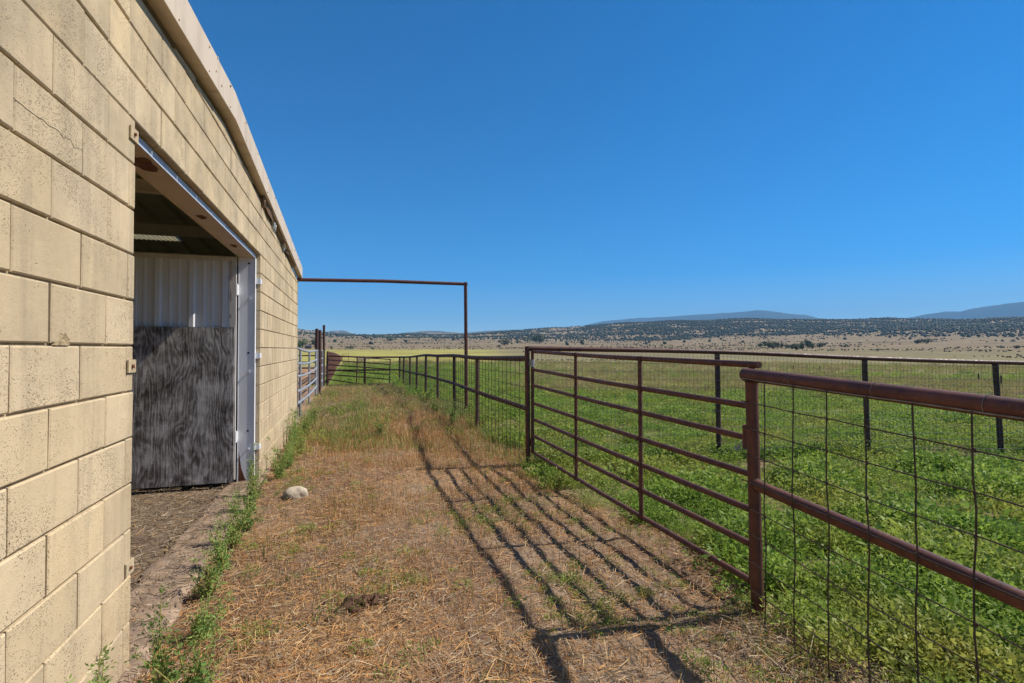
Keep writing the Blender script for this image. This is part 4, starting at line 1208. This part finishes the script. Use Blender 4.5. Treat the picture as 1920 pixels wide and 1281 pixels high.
for (r0, r1, n, s0, s1) in ((1.4, 3.2, 3600, 0.45, 0.95), (3.2, 5, 5600, 0.5, 1.05), (5, 8, 12000, 0.55, 1.2), (8, 13, 13000, 0.6, 1.4), (13, 22, 16000, 0.8, 1.8), (22, 40, 17000, 1.1, 2.2), (40, 80, 14000, 1.5, 3.2)):
    x, y = wedge(n, r0, r1, -24 if r0 > 8 else -5, 56)
    am = alley_mask(x, y)
    field = (1 - am) * (x > -0.6)
    gap = sstep(0.42, 0.54, fbm(x * 1.9, y * 1.9, 4, 151))
    strip_ = np.exp(-((y - (5.9 - (x - 2.07) * 0.186 - 0.28)) / 0.22) ** 2) * (x > 2.1) * (x < 11)
    k = rng.random(n) < field * (0.10 + 0.85 * gap) * (1 - 0.9 * strip_)
    dd = np.hypot(x, y) * (1 + (fbm(x * 0.12, y * 0.12, 4, 71) - 0.5) * 0.5)
    u, _ = u_of(x, y); left = 1 - sstep(880, 1060, u)
    dry = np.clip(sstep(16, 20, dd) * (1 - left) + left * sstep(44, 70, dd), 0, 1) * 0.85
    dry = dry * (1 - (sstep(33, 36, dd) * sstep(46, 40, dd) * (1 - left) * sstep(1500, 1650, u)) * 0.8)
    isd = rng.random(n) < dry
    z = terrain(x, y) - 0.008
    P = np.stack([x, y, z], 1); s = (s0 + (s1 - s0) * rng.random(n) ** 1.5) * (0.35 + 1.45 * fbm(x * 2.3, y * 2.3, 2, 191)) * (1.0 + 0.15 * (r1 < 9))
    PX.append(P[k & ~isd]); PS.append(s[k & ~isd]); DX.append(P[k & isd]); DS.append(s[k & isd])
scatter_obj('paddock_plants', np.concatenate(PX), np.concatenate(PS), cl_g, 'low leafy green plants carpeting the paddock and field', 'ground cover')
scatter_obj('dry_field_weeds', np.concatenate(DX), np.concatenate(DS) * 0.9, cl_d, 'dry yellowish weeds in bands across the far field', 'ground cover')
n = 14000
x, y = wedge(n, 1.8, 14, -3, 56)
k = (rng.random(n) < (1 - alley_mask(x, y)) * (0.1 + 0.5 * sstep(0.5, 0.64, fbm(x * 1.5, y * 1.5, 4, 171)))) & (x > 2.0)
blades('paddock_stalks', x[k], y[k], [((0.46, 0.36, 0.18), 3), ((0.34, 0.33, 0.09), 3), ((0.40, 0.25, 0.12), 1.5)], 0.05, 0.26, 0.002, 0.0045, 0.45, 3, 'thin dry stalks standing among the paddock plants', 'stalks')
# green sprigs scattered in the alley straw
n = 3600
x, y = scatter_uniform(n, -0.7, 2.2, 0.8, 8.2)
keep = (rng.random(n) < (sstep(0.52, 0.68, fbm(x * 1.6, y * 1.6, 3, 161)) * 0.55 + 0.05 + 0.8 * np.exp(-((x - 0.25) ** 2 + (y - 3.35) ** 2) / 0.03))) & (alley_mask(x, y) > 0.5)
P = np.stack([x, y, terrain(x, y) - 0.01], 1)[keep]
scatter_obj('alley_sprigs', P, rng.uniform(0.25, 0.6, len(P)), cl_g, 'small green sprigs scattered through the dry alley straw', 'ground cover')

n = 1700
x, y = scatter_uniform(n, -0.8, 2.3, 6.8, 21)
k = (rng.random(n) < sstep(6.8, 8.4, y) * (0.15 + 0.85 * sstep(0.48, 0.6, fbm(x * 1.3, y * 1.3, 3, 181)))) & (alley_mask(x, y) > 0.4)
P = np.stack([x, y, terrain(x, y) - 0.01], 1)
k3 = k & (rng.random(n) < 0.3)
scatter_obj('alley_leafy_weeds', P[k3], rng.uniform(0.7, 1.6, int(k3.sum())), cl_g, 'leafy green weeds among the grass of the far alley', 'ground cover')
k4 = k & ~k3
scatter_obj('alley_dry_weeds', P[k4], rng.uniform(0.7, 1.5, int(k4.sum())), cl_d, 'dry bristly weeds among the grass of the far alley', 'ground cover')
# leafy weeds at the foot of the barn wall: each its own plant
def weed(loc, h, nst, spread, seed, label, group='leafy weeds along the barn wall'):
    r_ = random.Random(seed); g = np.random.default_rng(seed)
    z0 = tz(loc[0], loc[1])
    t = thing('weed_plant', label, 'weed', (loc[0], loc[1], z0), group)
    sb = B(); P, D, LN = [], [], []
    for s in range(nst):
        a = r_.uniform(0, 6.28); l_ = spread * (0.25 + 0.75 * r_.random()); hh = h * r_.uniform(0.5, 1.0)
        if s == 0: l_ *= 0.25; hh = h
        b0 = Vector((loc[0] + r_.gauss(0, 0.015), loc[1] + r_.gauss(0, 0.015), z0 - 0.02))
        pts = [b0 + Vector((math.cos(a) * l_ * q ** 1.5, math.sin(a) * l_ * q ** 1.5, hh * q)) for q in np.linspace(0, 1, 6)]
        sb.tube(pts, [0.0045 * (1 - 0.75 * q) for q in np.linspace(0, 1, 6)], 5)
        n = int(10 + 62 * hh)
        for i in range(n):
            nn = 4 + int(hh * 9)
            q = min(1.0, max(0.1, (r_.randint(1, nn) + 0.35) / (nn + 0.35) + r_.gauss(0, 0.018))); f_ = q * 5; k = min(int(f_), 4)
            p = pts[k].lerp(pts[k + 1], f_ - k)
            aa = r_.uniform(0, 6.28); el = r_.gauss(0.35, 0.45)
            dr = Vector((math.cos(aa) * math.cos(el), math.sin(aa) * math.cos(el), math.sin(el)))
            L_ = 0.055 * (1.25 - 0.6 * q) * r_.uniform(0.7, 1.3)
            m = 5
            for j in range(m):                       # a feathery leaf of narrow leaflets
                b_ = p + dr * (L_ * j / m)
                sd = dr.cross(Vector((r_.gauss(0, 1), r_.gauss(0, 1), r_.gauss(0, 1)))).normalized()
                P.append(b_); D.append(dr * 0.7 + sd * (0.9 if j < m - 1 else 0.1)); LN.append(L_ * 0.42)
    sb.build('stem', M['stem'], t, True)
    P = np.array([tuple(q) for q in P]); D = np.array([tuple(q) for q in D]); LN = np.array(LN)
    V, F = diamonds(P, D, LN, LN * 0.40)
    mk('foliage', V, F, M['weed'], t)
    return t
W = [(-0.66, 1.95, 0.24, 7, 0.2, 'spreading weed at the bottom edge left of the straw'),
     (-0.80, 1.66, 0.38, 6, 0.12, 'short leafy weed at the bottom left against the near wall'),
     (-0.79, 2.05, 0.46, 7, 0.16, 'bushy weed casting its shadow on the near wall base'),
     (-0.72, 2.42, 0.5, 4, 0.08, 'tall single-stemmed weed at the near corner of the doorway'),
     (-0.60, 2.36, 0.34, 8, 0.22, 'broad low weed bush on the right of the near doorway corner'),
     (-0.70, 2.95, 0.20, 7, 0.16, 'low weed spreading at the near end of the sill'),
     (-0.80, 3.45, 0.30, 6, 0.14, 'weed leaning over the concrete sill, first past its near end'),
     (-0.78, 3.80, 0.34, 7, 0.14, 'dense weed in the middle of the sill edge'),
     (-0.80, 4.20, 0.36, 7, 0.16, 'thick weed bush halfway along the sill'),
     (-0.78, 4.60, 0.36, 7, 0.16, 'thick weed bush beyond the middle of the sill'),
     (-0.83, 5.05, 0.44, 6, 0.14, 'upright weed near the far end of the sill'),
     (-0.86, 5.55, 0.55, 5, 0.10, 'tall dark-stemmed weed in front of the white door jamb'),
     (-0.74, 6.30, 0.34, 8, 0.18, 'round weed clump just right of the door jamb'),
     (-0.72, 6.75, 0.46, 9, 0.20, 'large weed clump at the wall foot beyond the jamb')]
for i, (x_, y_, h_, n_, s_, lab) in enumerate(W): weed((x_, y_), h_, n_, s_, 100 + i, lab)
ORD = ('first', 'second', 'third', 'fourth', 'fifth', 'sixth', 'seventh', 'eighth', 'ninth', 'tenth', 'eleventh', 'twelfth', 'thirteenth', 'fourteenth', 'fifteenth')
for i in range(9):
    y_ = 7.25 + 0.38 * i
    weed((-0.76 + random.uniform(-0.06, 0.16), y_), random.uniform(0.3, 0.58), 7, 0.2, 200 + i, ORD[i] + ' leafy weed past the jamb clumps, counting along the far barn wall', 'weeds along the far barn wall')
for i, (x_, y_, h_, lab) in enumerate(((0.45, 8.2, 0.42, 'dark green weed standing alone in the middle of the alley'), (1.72, 8.9, 0.5, 'tall weed against the alley fence beside the first post'), (1.6, 10.2, 0.5, 'tall weed against the alley fence beside the second post'), (1.75, 12.2, 0.45, 'leafy weed against the alley fence by the third post'))):
    weed((x_, y_), h_, 8, 0.22, 300 + i, lab, 'alley weeds')

# ------------------------------------------------------------------ rock, dug soil
def lump(name, loc, rx, ry, rz, seed, mat, res=24, rough=0.35):
    V = []; F = []
    for i in range(res // 2 + 1):
        ph = math.pi * i / (res // 2)
        for j in range(res):
            th = 2 * math.pi * j / res
            p = np.array([math.sin(ph) * math.cos(th), math.sin(ph) * math.sin(th), math.cos(ph)])
            k = 1 + rough * (float(fbm(np.array([p[0] * 1.7 + p[2] * 1.1 + seed]), np.array([p[1] * 1.7 - p[2] * .7 + seed]), 4, seed)[0]) - 0.5) * 2
            p = np.sign(p) * np.abs(p) ** 0.85
            V.append((loc[0] + p[0] * rx * k, loc[1] + p[1] * ry * k, loc[2] + p[2] * rz * k))
    for i in range(res // 2):
        for j in range(res):
            F.append((i * res + j, (i + 1) * res + j, (i + 1) * res + (j + 1) % res, i * res + (j + 1) % res))
    return mk(name, V, F, mat, None, True)
tag(lump('rock', (-0.49, 5.42, tz(-0.49, 5.42) + 0.018), 0.108, 0.088, 0.07, 4, M['rock'], 28, 0.3), 'pale rounded rock lying on the straw near the door sill', 'rock')
mv = B()
base_o = lump('dug_soil', (0.10, 3.05, tz(0.10, 3.05) - 0.004), 0.14, 0.095, 0.03, 9, M['soil'], 32, 0.9)
tag(base_o, 'small heap of dug dark brown soil in the middle of the straw', 'soil heap')
V, F = [], []
for i in range(220):
    a = random.uniform(0, 6.28); r = 0.11 * abs(random.gauss(0, 1)) * (1 + 0.35 * math.sin(3 * a + 1))
    cx, cy = 0.10 + r * 1.15 * math.cos(a), 3.05 + r * 0.75 * math.sin(a); s = 0.004 + 0.022 * random.random() ** 3
    cz = tz(cx, cy) + s * 0.3 + max(0, 0.032 * (1 - r / 0.15))
    n0 = len(V)
    for q in ((1, 0, 0), (-1, 0, 0), (0, 1, 0), (0, -1, 0), (0, 0, 1), (0, 0, -1)):
        V.append((cx + q[0] * s * random.uniform(.6, 1.3), cy + q[1] * s * random.uniform(.6, 1.3), cz + q[2] * s * random.uniform(.5, 1)))
    F += [tuple(n0 + k for k in q) for q in ((0, 2, 4), (2, 1, 4), (1, 3, 4), (3, 0, 4), (2, 0, 5), (1, 2, 5), (3, 1, 5), (0, 3, 5))]
o = mk('soil_clods', V, F, M['soil']); o.parent = base_o; o['kind'] = 'stuff'

# ------------------------------------------------------------------ trees of the valley
def crown_mesh(name, n, seed, leaf, flat=0.75, mat='juniper', lobes=9):
    g = np.random.default_rng(seed)
    c = g.normal(0, 0.34, (lobes, 3)); c[:, 2] = np.abs(c[:, 2]) * flat + 0.42; rad = g.uniform(0.22, 0.42, lobes)
    k = g.integers(0, lobes, n); dr = nrm(g.normal(0, 1, (n, 3)))
    P = c[k] + dr * (rad[k] * g.uniform(0.6, 1.0, n) )[:, None]
    P[:, 2] = np.maximum(P[:, 2], 0.04)
    V, F = diamonds(P, dr + g.normal(0, 0.7, (n, 3)), g.uniform(0.7, 1.4, n) * leaf, g.uniform(0.7, 1.3, n) * leaf * 0.8)
    me = mk(name, V, F, M[mat]); m_ = me.data
    bpy.data.objects.remove(me)
    return m_
JM = [crown_mesh('juniper_crown', 420, s, 0.16) for s in (1, 2, 3)]
TM = [crown_mesh('tree_crown', 520, s, 0.15, 1.0, 'tree') for s in (4, 5)]
tb = B().tube([(0, 0, -0.1), (0.02, 0.01, 0.3), (-0.02, 0.02, 0.62)], [0.07, 0.05, 0.02], 7).tube([(0.02, 0.01, 0.28), (0.2, 0.05, 0.6)], [0.035, 0.012], 6).tube([(0.01, 0, 0.25), (-0.18, -0.08, 0.55)], [0.035, 0.012], 6)
to = tb.build('trunk', M['bark']); TRM = to.data; bpy.data.objects.remove(to)
def tree(name, u_, v_, wpx, hpx, label, cat, group, meshes):
    p = ground_at(u_, v_)
    dep = p.x * math.sin(TH) + p.y * math.cos(TH)
    t = thing(name, label, cat, p, group)
    sx = wpx * dep / 975 / 1.25; sz = hpx * dep / 975 / 0.78
    t.scale = (sx, sx, sz); t.rotation_euler = (0, 0, random.uniform(0, 6.28))
    for nm, me in (('crown', random.choice(meshes)), ('trunk', TRM)):
        o = bpy.data.objects.new(nm, me); C.objects.link(o); o.parent = t
    return t
grp = 'junipers in the clump on the plain'
for i, (u_, v_, w_, h_) in enumerate(((1425, 651, 9, 6), (1434, 650, 6, 6), (1443, 653, 13, 10), (1449, 654, 10, 7), (1455, 650, 9, 6), (1464, 653, 12, 8), (1475, 652, 7, 5), (1486, 655, 11, 8), (1494, 657, 12, 8), (1504, 656, 11, 9), (1513, 646, 9, 6), (1516, 652, 14, 10), (1523, 654, 10, 8), (1537, 652, 12, 7), (1546, 649, 6, 5))):
    tree('juniper_tree', u_, v_, w_, h_, 'dark juniper, ' + ORD[i] + ' from the left in the long clump on the tan plain', 'tree', grp, JM)
for (u_, v_, w_, h_, lab) in ((1586, 652, 7, 5, 'small lone juniper right of the clump on the plain'), (1720, 645, 13, 6, 'wide flat juniper, left one of the pair on the right plain'), (1738, 645, 10, 7, 'round juniper, right one of the pair on the right plain'), (1905, 654, 9, 5, 'small juniper at the right edge of the plain'),
                            (1646, 659, 4, 4, 'tiny shrub low on the plain above the fence rail'), (946, 648, 15, 9, 'large rounded juniper on the slope left of the gate post'), (1012, 644, 26, 14, 'broad dark juniper above the hinge post of the gate'), (936, 652, 5, 4, 'tiny shrub just left below the large rounded juniper'), (970, 644, 7, 5, 'small juniper between the two large ones on the slope'),
                            (1092, 647, 7, 8, 'small upright juniper above the gate on the tan slope'), (761, 643, 7, 5, 'small dark shrub on the plain left of the tall post'), (731, 640, 13, 5, 'low wide shrub on the plain under the crossbar'), (658, 655, 11, 5, 'dark shrub at the edge of the yellow field'), (622, 655, 5, 4, 'tiny shrub right of the tall brown posts'), (640, 644, 4, 3, 'tiny far shrub on the tan plain'), (698, 655, 5, 3, 'tiny shrub where tan plain meets yellow field')):
    tree('juniper_tree', u_, v_, w_, h_, lab, 'tree', 'lone shrubs on the plain', JM)
tree('leafy_tree', 567, 653, 13, 11, 'green leafy tree left of the farmhouse', 'tree', 'trees by the farmhouse', TM)
tree('leafy_tree', 590, 652, 12, 12, 'green leafy tree right of the farmhouse', 'tree', 'trees by the farmhouse', TM)
tree('leafy_tree', 561, 655, 9, 7, 'low pale green bush at the barn edge near the farmhouse', 'tree', 'trees by the farmhouse', TM)
p = ground_at(678, 681); 
t = tree('brush_heap', 678, 681, 22, 9, 'grey leafless brush heap in the field behind the far fence', 'brush', None, [crown_mesh('brush_twigs', 500, 9, 0.12, 0.6, 'rock')])

# farmhouse
hp = ground_at(578, 654)
dep = hp.x * math.sin(TH) + hp.y * math.cos(TH); s = dep / 975
hs_ = thing('farmhouse', 'small dark farmhouse between two green trees far beyond the corral', 'house', hp)
wv = 11 * s; hw = 4.2 * s
B().box(hp.x - wv / 2, hp.x + wv / 2, hp.y - wv * .35, hp.y + wv * .35, hp.z - 2, hp.z + hw).build('wall', M['house'], hs_)
e = wv * 0.06; zb = hp.z + hw + 0.02; zt_ = hp.z + hw * 1.75
rb = B()
a0, a1, b0, b1 = hp.x - wv / 2 - e, hp.x + wv / 2 + e, hp.y - wv * .35 - e, hp.y + wv * .35 + e
rb.v = [(a0, b0, zb), (a1, b0, zb), (a1, b1, zb), (a0, b1, zb), (a0 + wv * .12, hp.y, zt_), (a1 - wv * .12, hp.y, zt_)]
rb.f = [(0, 1, 5, 4), (2, 3, 4, 5), (0, 4, 3), (1, 2, 5), (3, 2, 1, 0)]
rb.build('roof', M['house_roof'], hs_)
for q in (-0.3, 0.25):
    B().box(hp.x + q * wv - 0.5, hp.x + q * wv + 0.5, hp.y - wv * .35 - 0.06, hp.y - wv * .35 - 0.01, hp.z + hw * .35, hp.z + hw * .75).build('window', M['window'], hs_)
B().box(hp.x - 0.5, hp.x + 0.5, hp.y - wv * .35 - 0.06, hp.y - wv * .35 - 0.01, hp.z, hp.z + hw * .7).build('door', M['house_roof'], hs_)

# wooded hillside: thousands of junipers read as one mass
def hill_trees(scrub=False):
    n = 120000
    a = np.radians(rng.uniform(-50, 50, n)); r = np.sqrt(rng.uniform(850 ** 2, 2620 ** 2, n))
    x = r * np.sin(a + TH); y = r * np.cos(a + TH)
    u, _ = u_of(x, y)
    rel = np.clip((r - 1500) / 1100, -1, 1)
    cl = fbm(x / 90, y / 90, 4, 201); cl2 = fbm(x / 330, y / 330, 3, 211)
    right = sstep(1020, 1250, u)
    dens = sstep(-0.16, 0.26, rel + (cl2 - 0.5) * 0.8) * (0.20 + 0.80 * sstep(0.34, 0.50, cl))
    dens = dens * (0.42 + 0.58 * right) + 0.005 * (rel > -0.7)
    dens = dens * np.where(u < 740, 0.5, 1.0)
    k = rng.random(n) < dens * 0.9
    x, y, r = x[k], y[k], r[k]
    if scrub:
        n = 26000
        a = np.radians(rng.uniform(-50, 50, n)); r = np.exp(rng.uniform(math.log(110), math.log(1500), n))
        x = r * np.sin(a + TH); y = r * np.cos(a + TH); u, _ = u_of(x, y)
        k = rng.random(n) < sstep(0.46, 0.66, fbm(x / 120, y / 40, 4, 221)) * np.where(u < 980, sstep(430, 560, r), 1.0) * 0.8
        x, y, r = x[k], y[k], r[k]
    z = terrain(x, y)
    phi = (1 + 5 ** .5) / 2
    iv = nrm(np.array([(-1, phi, 0), (1, phi, 0), (-1, -phi, 0), (1, -phi, 0), (0, -1, phi), (0, 1, phi), (0, -1, -phi), (0, 1, -phi), (phi, 0, -1), (phi, 0, 1), (-phi, 0, -1), (-phi, 0, 1)], float))
    jf = np.array([(0, 11, 5), (0, 5, 1), (0, 1, 7), (0, 7, 10), (0, 10, 11), (1, 5, 9), (5, 11, 4), (11, 10, 2), (10, 7, 6), (7, 1, 8), (3, 9, 4), (3, 4, 2), (3, 2, 6), (3, 6, 8), (3, 8, 9), (4, 9, 5), (2, 4, 11), (6, 2, 10), (8, 6, 7), (9, 8, 1)])
    m = len(x)
    s = (1.2 + 3.2 * rng.random(m) ** 1.7) if not scrub else rng.uniform(0.0005, 0.0016, m) * r
    V = iv[None] * (s[:, None, None] * np.array([1.0, 1.0, 0.85])) * rng.uniform(0.7, 1.25, (m, 12, 1))
    V = V + np.stack([x, y, z + s * 0.6], 1)[:, None, :]
    F = (np.arange(m) * 12)[:, None, None] + jf[None]
    col = np.repeat(np.stack([rng.uniform(0.04, 0.075, m), rng.uniform(0.058, 0.095, m), rng.uniform(0.028, 0.048, m)], 1), 12, 0)
    if scrub:
        col = np.repeat(np.array([0.15, 0.13, 0.07]) * rng.uniform(0.6, 1.4, (m, 1)), 12, 0)
        o = mk('plain_scrub', V.reshape(-1, 3), F.reshape(-1, 3), M['blade'], None, False, col)
        o['label'] = 'low olive and brown scrub dotted over the dry plain'; o['category'] = 'scrub'
        return struct(o, 'stuff')
    o = mk('hillside_junipers', V.reshape(-1, 3), F.reshape(-1, 3), M['blade'], None, False, col)
    o['label'] = 'dark juniper woodland covering the hillsides across the valley'; o['category'] = 'woodland'
    return struct(o, 'stuff')
hill_trees()
hill_trees(True)

# ------------------------------------------------------------------ the air of the valley
hz = B().box(-14200, 14200, -14200, 14200, -60, 1250).build('haze', M['foam'])
hm = bpy.data.materials.new('haze'); hm.use_nodes = True
hn = hm.node_tree; hn.nodes.clear()
ho = hn.nodes.new('ShaderNodeOutputMaterial'); hv = hn.nodes.new('ShaderNodeVolumePrincipled')
hv.inputs['Color'].default_value = (0.30, 0.62, 1.0, 1); hv.inputs['Density'].default_value = 0.00009; hv.inputs['Anisotropy'].default_value = 0.0
hn.links.new(hv.outputs[0], ho.inputs['Volume'])
hz.data.materials.clear(); hz.data.materials.append(hm)
struct(hz, 'stuff'); hz['label'] = 'faint blue haze hanging over the whole valley'; hz['category'] = 'haze'
